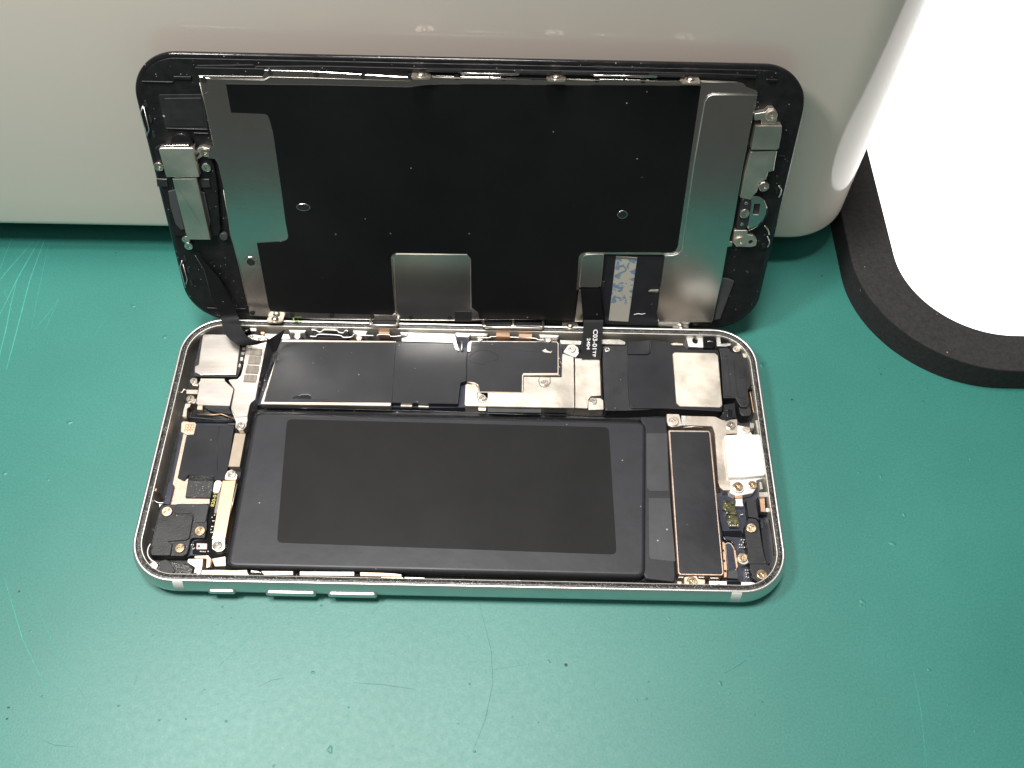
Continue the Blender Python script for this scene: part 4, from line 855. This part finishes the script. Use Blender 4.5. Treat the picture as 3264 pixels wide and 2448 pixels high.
    S('edge_rail', [(-8.32, 62.68), (-3.8, 62.54), (8.65, 62.47), (41.75, 62.66), (41.1, 62.21), (7.08, 62.4), (-7.44, 61.83)], 1.0, 'screen_steel', bp, r=.1, b=.1, h0=.5)
    tube('edge_highlight', lift([(-52.14, 60.97), (-41.47, 60.98), (-40.19, 61.64), (-32.57, 61.62), (-12.22, 61.38)], 1.12), .07, 'steel_satin', bp)
    tube('edge_highlight', lift([(-7.88, 62.27), (-3.81, 62.21), (5.26, 62.22), (11.84, 62.17)], 1.12), .06, 'steel_satin', bp)
    tube('edge_highlight', lift([(19, 62.39), (24.63, 62.33), (29.4, 62.4)], 1.12), .06, 'steel_satin', bp)
    tube('edge_highlight', lift([(31.11, 62.4), (41.19, 62.42), (40.65, 62.35)], 1.12), .06, 'steel_satin', bp)
    tube('edge_highlight', lift([(45.41, 62.44), (53.19, 62.43)], 1.1), .06, 'steel_satin', bp)
    tube('left_edge', lift([(-54.55, 60.08), (-54.32, 55.08), (-54.29, 46.84)], .93), .06, 'steel_satin', bp)
    tube('left_edge', lift([(-54.07, 36.1), (-54.41, 24.54), (-53.98, 16.82), (-53.7, 5.26)], .93), .05, 'steel_satin', bp)
    for x, y in [(-30.91, 62.29), (-21.57, 62.09), (-12.18, 62.29), (-2.9, 62.35), (6.39, 62.45), (25.04, 62.45), (34.34, 62.47), (-53.53, 60.71), (-40.06, 62.48), (-52.97, 3.17), (-43.55, 2.85), (-34.04, 2.72), (-24.4, 2.62), (-15.01, 2.63), (-5.59, 2.71), (53.88, 2.11)]:
        S('rivet_hole', circle((x, y), .6, 14), 1.125, 'black_matt', bp, r=0, b=.01, h0=.8)
    # punched holes through the film
    for (x, y), a, b_ in zip([(-37.22, 32.22), (33.22, 31.83)], (1.55, 1.15), (.95, 1.05)):
        S('hole_rim', circle((x, y), a, 24, b_), 1.06, 'screen_steel_bright', bp, r=0, b=.05, h0=.6, holes=[circle((x, y), a - .16, 24, b_ - .16)])
        S('hole_floor', circle((x, y), a - .15, 24, b_ - .15), .98 + .03, 'black_film', bp, r=0, b=.01, h0=.6)
    (x, y), = [(-51.02, 17.61)]
    S('eyelet', circle((x, y), 1.55), 1.05, 'screen_steel_bright', bp, r=0, b=.15, h0=.5, holes=[circle((x, y), .95)])
    S('eyelet_hole', circle((x, y), .96), .95, 'black_matt', bp, r=0, b=.01, h0=.5)
    # stamped label strip and the recess it sits in
    gp = S('flex_recess', [(30.07, 20.8), (43.89, 20.89), (44.13, 4.69), (45.21, 0.87), (32.2, 1.04), (30.32, 11.04)], .45, 'black_film', bp, r=.05)
    S('stamped_label', [(32.92, 20.73), (37.82, 20.44), (37.63, 2.04), (32.84, 2.3)], .55, 'stamped_label', gp, r=.03, b=.02, h0=.3)
    S('label_lip', [(32.92, 20.73), (37.82, 20.44), (37.83, 19.92), (32.91, 20.15)], .62, 'steel_satin', gp, r=.02, b=.04)
    tube('torn_tape', lift([(38.78, 4.19), (39.77, 4.5), (40.64, 4.35), (41.47, 4.6)], .55), .09, 'print_white', gp)
    S('shiny_flap', [(41.32, 10.99), (41.84, 11.51), (43.76, 11.61), (43.81, 10.84)], .7, 'steel_satin', gp, r=.1)
    S('black_tab', [(30.27, 13.76), (30.93, 13.83), (30.98, 11.87), (30.26, 11.85)], .8, 'black_plastic', gp, r=.15)
    S('frame_wing', [(58.29, 15.04), (59.47, 14.96), (61.26, 14.3), (59.8, 3.35), (58.39, 3.08)], .6, 'grey_tape', gp, r=.2)
backplate()

def lugs():
    """sprung studs and loops standing off the long edges of the display frame"""
    def lug(u, v):
        t = link('lug', *tab_mesh(u, v, 1.9, -0.2, 3.0, .35, True), 'nickel_warm', display)
        n = 14; V = []; F = []
        for rr, vv in ((.85, .30), (.85, .62), (.62, .92), (.2, 1.0)):
            V += [(u + rr * math.cos(2 * math.pi * k / n), v + vv, 1.9 + rr * math.sin(2 * math.pi * k / n)) for k in range(n)]
        for j in range(3):
            for k in range(n): F.append((j * n + k, j * n + (k + 1) % n, (j + 1) * n + (k + 1) % n, (j + 1) * n + k))
        F.append(tuple(range(3 * n, 4 * n)))
        link('stud', V, F, 'screw_steel', t, True)
    def tab_mesh(u, v, hw, h0, h1, th, rnd):
        p = [(u - hw, h0), (u + hw, h0), (u + hw, h1), (u - hw, h1)]
        p = fillet(p, 1.0 if rnd else .3, 5); n = len(p)
        V = [(a, v, h) for a, h in p] + [(a, v + th, h) for a, h in p]
        F = [tuple(range(n)), tuple(range(n, 2 * n))] + [(i, (i + 1) % n, n + (i + 1) % n, n + i) for i in range(n)]
        return V, F
    def loop(u, v, hw, double, h1=2.6, m='nickel'):
        cells = [(-hw, 0), (0, hw)] if double else [(-hw, hw)]
        t = None
        path = [(u - hw, v, 0.2), (u - hw, v, h1 - .4), (u - hw + .4, v, h1), (u + hw - .4, v, h1), (u + hw, v, h1 - .4), (u + hw, v, .2)]
        t = tube('clip_loop', path, .33 if h1 > 2 else .22, m, display, 6)
        if double: tube('loop_bridge', [(u, v, .2), (u, v, h1)], .33 if h1 > 2 else .22, m, t, 6)
        for a, b in cells:
            link('loop_back', *tab_mesh(u + (a + b) / 2, v - .3, (b - a) / 2 - .5, .5, h1 - .6, .15, False), 'black_matt', t)
    for u, v in [(-10.01, 62.9), (16.84, 63), (43.62, 63.1)]: lug(u, v - .4)
    for u, v in [(-47.55, 1.84), (23.49, 1.26), (50.46, 0.94)]: lug(u, v - .2)
    (u0, v0), (u1, v1), (u2, v2) = [(-21.42, 1.14), (9.72, 1.08), (9.72, 1.08)]
    loop(u0, v0 + .5, 3.3, False, 3.2); loop(u1, v1 + .5, 7.2, True, 3.2)
    (u0, v0), (u1, v1) = [(3.55, 63.42), (30.49, 63.55)]
    loop(u0, v0, 6.0, True, 1.8, 'screen_steel'); loop(u1, v1, 6.6, True, 1.8, 'screen_steel')
    for u, v in [(-5.37, 63.46), (12.15, 63.34), (21.49, 63.45), (39.03, 63.38)]:
        link('frame_slot', *tab_mesh(u, v, 3.6, .2, 1.4, .4, False), 'black_matt', display)
lugs()

def earpiece():
    ep = S('earpiece_housing', [(-66.6, 45.79), (-65.22, 46.4), (-58.44, 46.54), (-57.32, 45.01), (-55.35, 43.09), (-55.07, 41.71), (-55.23, 36.85), (-56.28, 27.98), (-56.41, 26.23), (-57.3, 24.45), (-67.45, 24.24), (-67.64, 26.88), (-67, 34.15), (-67.94, 38.23)], .9, 'bezel_black', r=.4, b=.12)
    S('earpiece_lens', circle([(-60.72, 46.93)][0], 2.3, 24), 1.4, 'black_gloss', ep, r=0, b=.3, seg=3)
    S('earpiece_bracket', [(-65.46, 46.08), (-65.05, 46.36), (-58.27, 46.5), (-58.25, 45.69), (-58.17, 39.94), (-58.53, 39.73), (-65.27, 39.63), (-65.29, 40.24)], 2.3, 'steel_satin', ep, r=.2, b=.2, seg=3)
    S('bracket_top', [(-64.23, 46.81), (-59.15, 47.01), (-58.77, 46.25), (-64.84, 46.03)], 2.0, 'screen_steel_bright', ep, r=.1)
    S('earpiece_strap', [(-64.16, 39.19), (-58.96, 39.3), (-58.89, 37.04), (-58.82, 24.13), (-64.03, 24.11), (-64.1, 36.73)], 2.1, 'steel_satin', ep, r=.05, b=.15, seg=2)
    S('speaker_mesh', [(-66.02, 35.64), (-64.25, 36.19), (-64.46, 26.2), (-65.25, 26.03), (-66.12, 27.47), (-66.32, 31.66)], 1.3, 'grey_tape', ep, r=.15, b=.1)
    S('speaker_side', [(-59.04, 35.72), (-58.2, 35.33), (-58.26, 28.12), (-58.79, 26.8), (-59.22, 27.01)], 1.2, 'grey_tape', ep, r=.1)
    S('side_block', [(-67.93, 38.64), (-65.62, 38.58), (-65.83, 36.74), (-68.13, 36.7)], 1.2, 'black_plastic', ep, r=.08, b=.1)
    S('side_block', [(-59.07, 38.72), (-56.57, 38.73), (-56.67, 36.73), (-59.07, 36.68)], 1.2, 'black_plastic', ep, r=.08, b=.1)
    S('flex_tab', [(-58.66, 44.66), (-57.51, 45.98), (-56.47, 46.33), (-55.12, 45.94), (-55.25, 44.77), (-56.98, 44.15), (-58.21, 43.34), (-59.11, 43.32)], 1.3, 'steel_satin', ep, r=.15)
    S('flex_slot', [(-59.08, 43.91), (-58.16, 44.51), (-57.5, 45.11), (-57.42, 44.63), (-58.73, 43.43)], 1.34, 'black_matt', ep, r=.05, b=.01)
    screws([(-66.66, 41.59)], 1.2, 1.0, 's', ep); screws([(-56.13, 45.15)], 1.4, .95, 's', ep)
    screws([(-56.7, 41.5)], 1.0, 1.0, 's', ep); screws([(-64.5, 21.66)], .8, .95, 's', ep); screws([(-64.79, 23.32)], .7, .9, 's', ep)
    S('washer', circle([(-56.18, 24.2)][0], .9, 20), .95, 'grey_tape', ep, r=0)
    # spring wires on the short edge
    for pts in ([(-67.19, 54.75), (-68.1, 53.3), (-68.06, 50.85), (-67.85, 48.11)], [(-67.11, 54.57), (-67.14, 49.65), (-67.67, 48.59)], [(-66.92, 17.47), (-67.84, 15.66), (-67.76, 9.8)], [(-66.98, 16.43), (-66.87, 12.13), (-67.46, 10.78)]):
        tube('spring_wire', lift(pts, .45), .10, 'steel_bright', display)
    for x, y in [(-66.62, 55.03), (-66.48, 51.72), (-66.55, 48.33), (-66.3, 17.7), (-66.18, 14.43), (-66.21, 10.86)]:
        S('edge_cutout', circle((x, y), .34, 14, .8), .22, 'black_film', r=0, b=.03)
earpiece()

def home_button():
    hb = S('button_bracket', [(58.68, 47.67), (64.23, 47.98), (64.31, 44.89), (64.43, 43.44), (63.29, 43.04), (63.17, 41.33), (61.93, 40.46), (61.76, 38.18), (61.38, 37.74), (61.05, 37.04), (60.87, 36.34), (58.94, 36.68), (58.45, 36.81), (58.39, 42.61)], 1.5, 'steel_satin', r=.12, b=.08)
    S('bracket_step', [(58.47, 53.73), (63.88, 53.84), (64.13, 52.47), (64.3, 48.79), (63.89, 48.5), (58.56, 48.38)], 2.0, 'steel_satin', hb, r=.06, b=.12, seg=2)
    S('bracket_arm', [(57.88, 56.11), (59.98, 56.54), (60.55, 57.31), (61.57, 57.3), (62.48, 56.44), (62.68, 54.75), (62.56, 53.89), (59.75, 53.84), (59.54, 54.92), (58.16, 54.65)], 1.5, 'steel_satin', hb, r=.2)
    screws([(61.41, 55.89)], 1.5, 1.2, 'n', hb)
    screws([(62.99, 39.73)], 1.5, 1.12, 's', hb)
    S('button_disc', [(61.65, 36.97), (62.92, 36.83), (64.01, 36.06), (64.98, 34.32), (65.14, 32.73), (64.83, 31.1), (63.85, 29.63), (61.72, 28.4), (61.09, 32.64), (60.95, 36.53)], 1.0, 'screen_steel', hb, r=.3, b=.15, holes=[[(61.92, 35.11), (63.28, 35.14), (63.44, 32.69), (62.03, 32.66)]])
    S('disc_slot', [(61.96, 35.01), (63.43, 35.04), (63.62, 32.45), (62.07, 32.42)], .6, 'black_matt', hb, r=.02)
    tube('disc_rim', crom(lift([(65.05, 33.97), (65.16, 31.83), (64.41, 30.01), (63.48, 29.08), (61.85, 27.94)], .8), 5), .22, 'black_gloss', hb)
    S('slot_lip', [(62.18, 32.48), (63.41, 32.47), (63.4, 32.22), (62.26, 32.23)], 1.1, 'steel_satin', hb, r=.02)
    cp = S('contact_cover', [(58.91, 36.18), (59.63, 36.51), (60.93, 36.23), (61.31, 35.18), (61.57, 29.64), (60.97, 28.86), (59.61, 28.87), (58.92, 29.59)], 1.3, 'black_plastic', hb, r=.5, b=.1)
    screws([(60.11, 32.88)], 1.3, 1.1, 's', hb)
    for x, y in [(60.09, 35.3), (60.11, 30.07)]: S('pin', circle((x, y), .42, 14), 1.36, 'screen_steel_bright', hb, r=0)
    lt = S('lower_tab', [(58.66, 28.55), (61.58, 28.61), (61.69, 27.51), (63.15, 27.35), (64.18, 26.17), (64.27, 24.62), (63.17, 24.26), (59.86, 24.27), (58.94, 25.32), (58.79, 27.08)], 1.4, 'steel_satin', hb, r=.3, b=.08, holes=[circle([(62.87, 25.61)][0], .52, 16)])
    screws([(60.29, 25.84)], 1.4, 1.18, 'n', hb)
    for pts in ([(66.53, 39.36), (67.23, 38.6), (67.31, 37.48), (67.11, 36.6)], [(66.6, 26.69), (67.4, 25.12), (67.24, 23.89)], [(65.41, 29.43), (66.42, 28.35), (66.92, 27.06)]):
        tube('spring_wire', crom(lift(pts, .6), 4), .13, 'steel_bright', display)  # bright tubes also draw the glints on the edge clips
    for q in ([(65.93, 38.61), (66.67, 38.79), (67.08, 37.59), (66.37, 37.23)], [(65.59, 24.55), (66.52, 24.75), (67.23, 23.64), (66.01, 23.23)], [(65.59, 26.98), (66.38, 27.09), (66.47, 26.62)], [(65.3, 41.67), (66.19, 41.85), (66.21, 41.01), (65.61, 40.91)]):
        S('glue_bead', q, .6, 'black_gloss', r=.3, b=.2, seg=2)
    tube('gap_line', lift([(58.68, 44.21), (58.84, 29.23), (58.49, 25.25)], .5), .12, 'black_gloss', hb)
home_button()

# ---- flat cables from the display into the body
def ribbon(name, left, right, k, material, parent, thick=.12):
    Lc, Rc = crom(left, k), crom(right, k)
    n = len(Lc); V = []; F = []
    for a, b in zip(Lc, Rc): V += [tuple(a), tuple((a + b) / 2), tuple(b)]
    for i in range(n - 1):
        a = 3 * i; F += [(a, a + 1, a + 4, a + 3), (a + 1, a + 2, a + 5, a + 4)]
    o = link(name, V, F, material, parent, False)
    md = o.modifiers.new('thickness', 'SOLIDIFY'); md.thickness = thick * MM; md.offset = 0
    return o, Lc, Rc

def P3(pts, zs): return [(x, y, z) for (x, y), z in zip(pts, zs)]

def cables():
    def at_z(groups): return [W2D(p) for p in groups]
    # wide cable on the left: leaves the screen, curls over the rim and turns under the bracket
    L = [(u, v, h) for (u, v), h in zip([(-63.54, 19.32), (-62.18, 15.53), (-61.87, 12.47), (-61.6, 8.61)], (.9, 1.2, 1.5, 1.9))]
    Rr = [(u, v, h) for (u, v), h in zip([(-62.76, 19.57), (-60.54, 15.92), (-58.89, 13.12), (-57.49, 8.69)], (.9, 1.2, 1.5, 1.9))]
    zz = (9.6, 8.9, 8.4, 8.2, 8.0, 7.8, 7.6)
    Lw = [[(-59.47, 31.64)][0] + (9.6,), [(-58.71, 29.38)][0] + (8.6,), [(-57.68, 27.18)][0] + (7.8,), [(-55.51, 25.36)][0] + (7.3,), [(-52.91, 24.86)][0] + (7.0,), [(-50.56, 25.21)][0] + (6.9,), [(-48.02, 26.22)][0] + (6.8,)]
    Rw = [[(-55.18, 31.61)][0] + (9.8,), [(-54.16, 29.07)][0] + (9.2,), [(-52.99, 27.11)][0] + (8.6,), [(-51.88, 26.28)][0] + (8.2,), [(-50.72, 25.84)][0] + (8.0,), [(-49.31, 25.6)][0] + (8.0,), [(-47.57, 25.62)][0] + (8.2,)]
    cb, _, _ = ribbon('sensor_cable', L + at_z(Lw), Rr + at_z(Rw), 10, 'ribbon', display)
    # the end twists up into a point and dives down to its socket
    T = [[(-47.65, 25.5)][0] + (8.2,), [(-45.43, 26.16)][0] + (9.6,), [(-43.1, 27.27)][0] + (10.6,)]
    Bm = [[(-47.85, 26.08)][0] + (6.8,), [(-46.23, 23.33)][0] + (6.6,), [(-45.21, 23.63)][0] + (7.0,)]
    ribbon('cable_fold', at_z(T), at_z(Bm), 6, 'ribbon', cb)
    T = [[(-47.96, 26.22)][0] + (6.8,), [(-47.69, 22.96)][0] + (6.0,), [(-48.07, 20.58)][0] + (5.2,), [(-48.39, 17.58)][0] + (4.7,)]
    Bm = [[(-45.6, 23.6)][0] + (6.9,), [(-46.58, 22.13)][0] + (6.2,), [(-47.02, 19.93)][0] + (5.4,), [(-48.15, 17.49)][0] + (4.7,)]
    ribbon('cable_fold', at_z(T), at_z(Bm), 6, 'ribbon', cb)
    tube('cable_edge', [(u, v, h + .06) for u, v, h in L], .07, 'grey_tape', cb)
    # display cable with printed code
    Lc = [(u, v, h) for (u, v), h in zip([(25.37, 12), (25.88, 7.82), (26.63, 2.8)], (1.25, 1.6, 2.2))]
    Rc = [(u, v, h) for (u, v), h in zip([(29.96, 12.19), (30.56, 7.5), (31.38, 2.9)], (1.25, 1.6, 2.2))]
    Lc += at_z([[(27.24, 33.1)][0] + (8.6,), [(27.15, 31.01)][0] + (7.6,), [(27.07, 28.28)][0] + (6.2,), [(27.01, 25.89)][0] + (5.0,), [(26.95, 24.61)][0] + (4.45,)])
    Rc += at_z([[(31.93, 33.22)][0] + (8.6,), [(31.88, 31.13)][0] + (7.6,), [(31.73, 28.4)][0] + (6.2,), [(31.57, 26)][0] + (5.0,), [(31.43, 24.72)][0] + (4.45,)])
    cb, A_, B_ = ribbon('display_cable', Lc, Rc, 12, 'ribbon', display)
    n = len(A_)
    def surf(s, t):
        x = max(0, min(n - 1.001, s * (n - 1))); i = int(x); f = x - i
        a = A_[i].lerp(A_[i + 1], f); b = B_[i].lerp(B_[i + 1], f)
        nn = (B_[i] - A_[i]).cross(A_[i + 1] - A_[i]).normalized()
        if nn.z < 0: nn = -nn
        return a.lerp(b, t) + nn * .12
    mid = [A_[i].lerp(B_[i], .5) for i in range(n)]
    clen = [0]
    for i in range(1, n): clen.append(clen[-1] + (mid[i] - mid[i - 1]).length)
    tot = clen[-1]
    def s_of(d):
        for i in range(n - 1):
            if clen[i + 1] >= d: return (i + (d - clen[i]) / max(1e-6, clen[i + 1] - clen[i])) / (n - 1)
        return 1.0
    wid = (A_[n // 2] - B_[n // 2]).length
    def printed(txt, d0, d1, t0, hgt):
        cu = bpy.data.curves.new('t', 'FONT'); cu.body = txt; cu.offset = .012
        ob = bpy.data.objects.new('t', cu); sc.collection.objects.link(ob)
        dg = bpy.context.evaluated_depsgraph_get()
        me = bpy.data.meshes.new_from_object(ob.evaluated_get(dg))
        bpy.data.objects.remove(ob)
        xs = [v.co.x for v in me.vertices]; x0, x1 = min(xs), max(xs)
        V = []
        for v in me.vertices:
            d = d0 + (v.co.x - x0) / (x1 - x0) * (d1 - d0)
            V.append(tuple(surf(s_of(d), t0 + v.co.y / .7 * hgt / wid)))
        F = [tuple(p.vertices) for p in me.polygons]
        o = link('printed_code', V, F, 'print_white', cb)
        bpy.data.meshes.remove(me)
    def d_at(pz):                       # arc length nearest to a point
        q = Vector(W2D(pz)); i = min(range(n), key=lambda k: (mid[k] - q).length); return clen[i]
    d0 = d_at([(29.78, 31.08)][0] + (7.6,)); d1 = d_at([(29.55, 26.69)][0] + (5.6,))
    d2 = d_at([(29.58, 25.4)][0] + (4.8,))
    printed('C03-01', d0, d1, .52, 1.05)
    printed('TF', d1 + .3, d2 + .25, .55, .78)
    printed('2404', d_at([(28.29, 29.35)][0] + (6.7,)), d1 + .1, .22, .78)
cables()

# yellow code printed on the side board
def board_code():
    cu = bpy.data.curves.new('t', 'FONT'); cu.body = '820-01'; cu.offset = .0
    ob = bpy.data.objects.new('t', cu); sc.collection.objects.link(ob)
    me = bpy.data.meshes.new_from_object(ob.evaluated_get(bpy.context.evaluated_depsgraph_get()))
    bpy.data.objects.remove(ob)
    a, b = [Vector(p) for p in [(-54.15, -14.77), (-53.99, -11.6)]]
    d = (b - a); L = d.length; d.normalize(); nn = Vector((-d.y, d.x))
    x1 = max(v.co.x for v in me.vertices)
    V = [(*(a + d * (v.co.x / x1 * L) + nn * (v.co.y / .7 * .72)), 2.925) for v in me.vertices]
    link('printed_code', V, [tuple(p.vertices) for p in me.polygons], 'print_yellow', bpy.data.objects['antenna_board'])
board_code()

# a shred of green lint caught on the rear edge
def lint():
    pts = crom(lift([(-42.77, 33.25), (-42.46, 32.51), (-41.9, 32.15), (-41.58, 32.53), (-41.25, 31.91), (-40.92, 32.47)], 6.75), 5)
    o = tube('lint_shred', [tuple(p) for p in pts], .12, 'fibre_green', None)
    tag(o, 'tiny curled shred of green lint on the phone rim', 'lint')
lint()
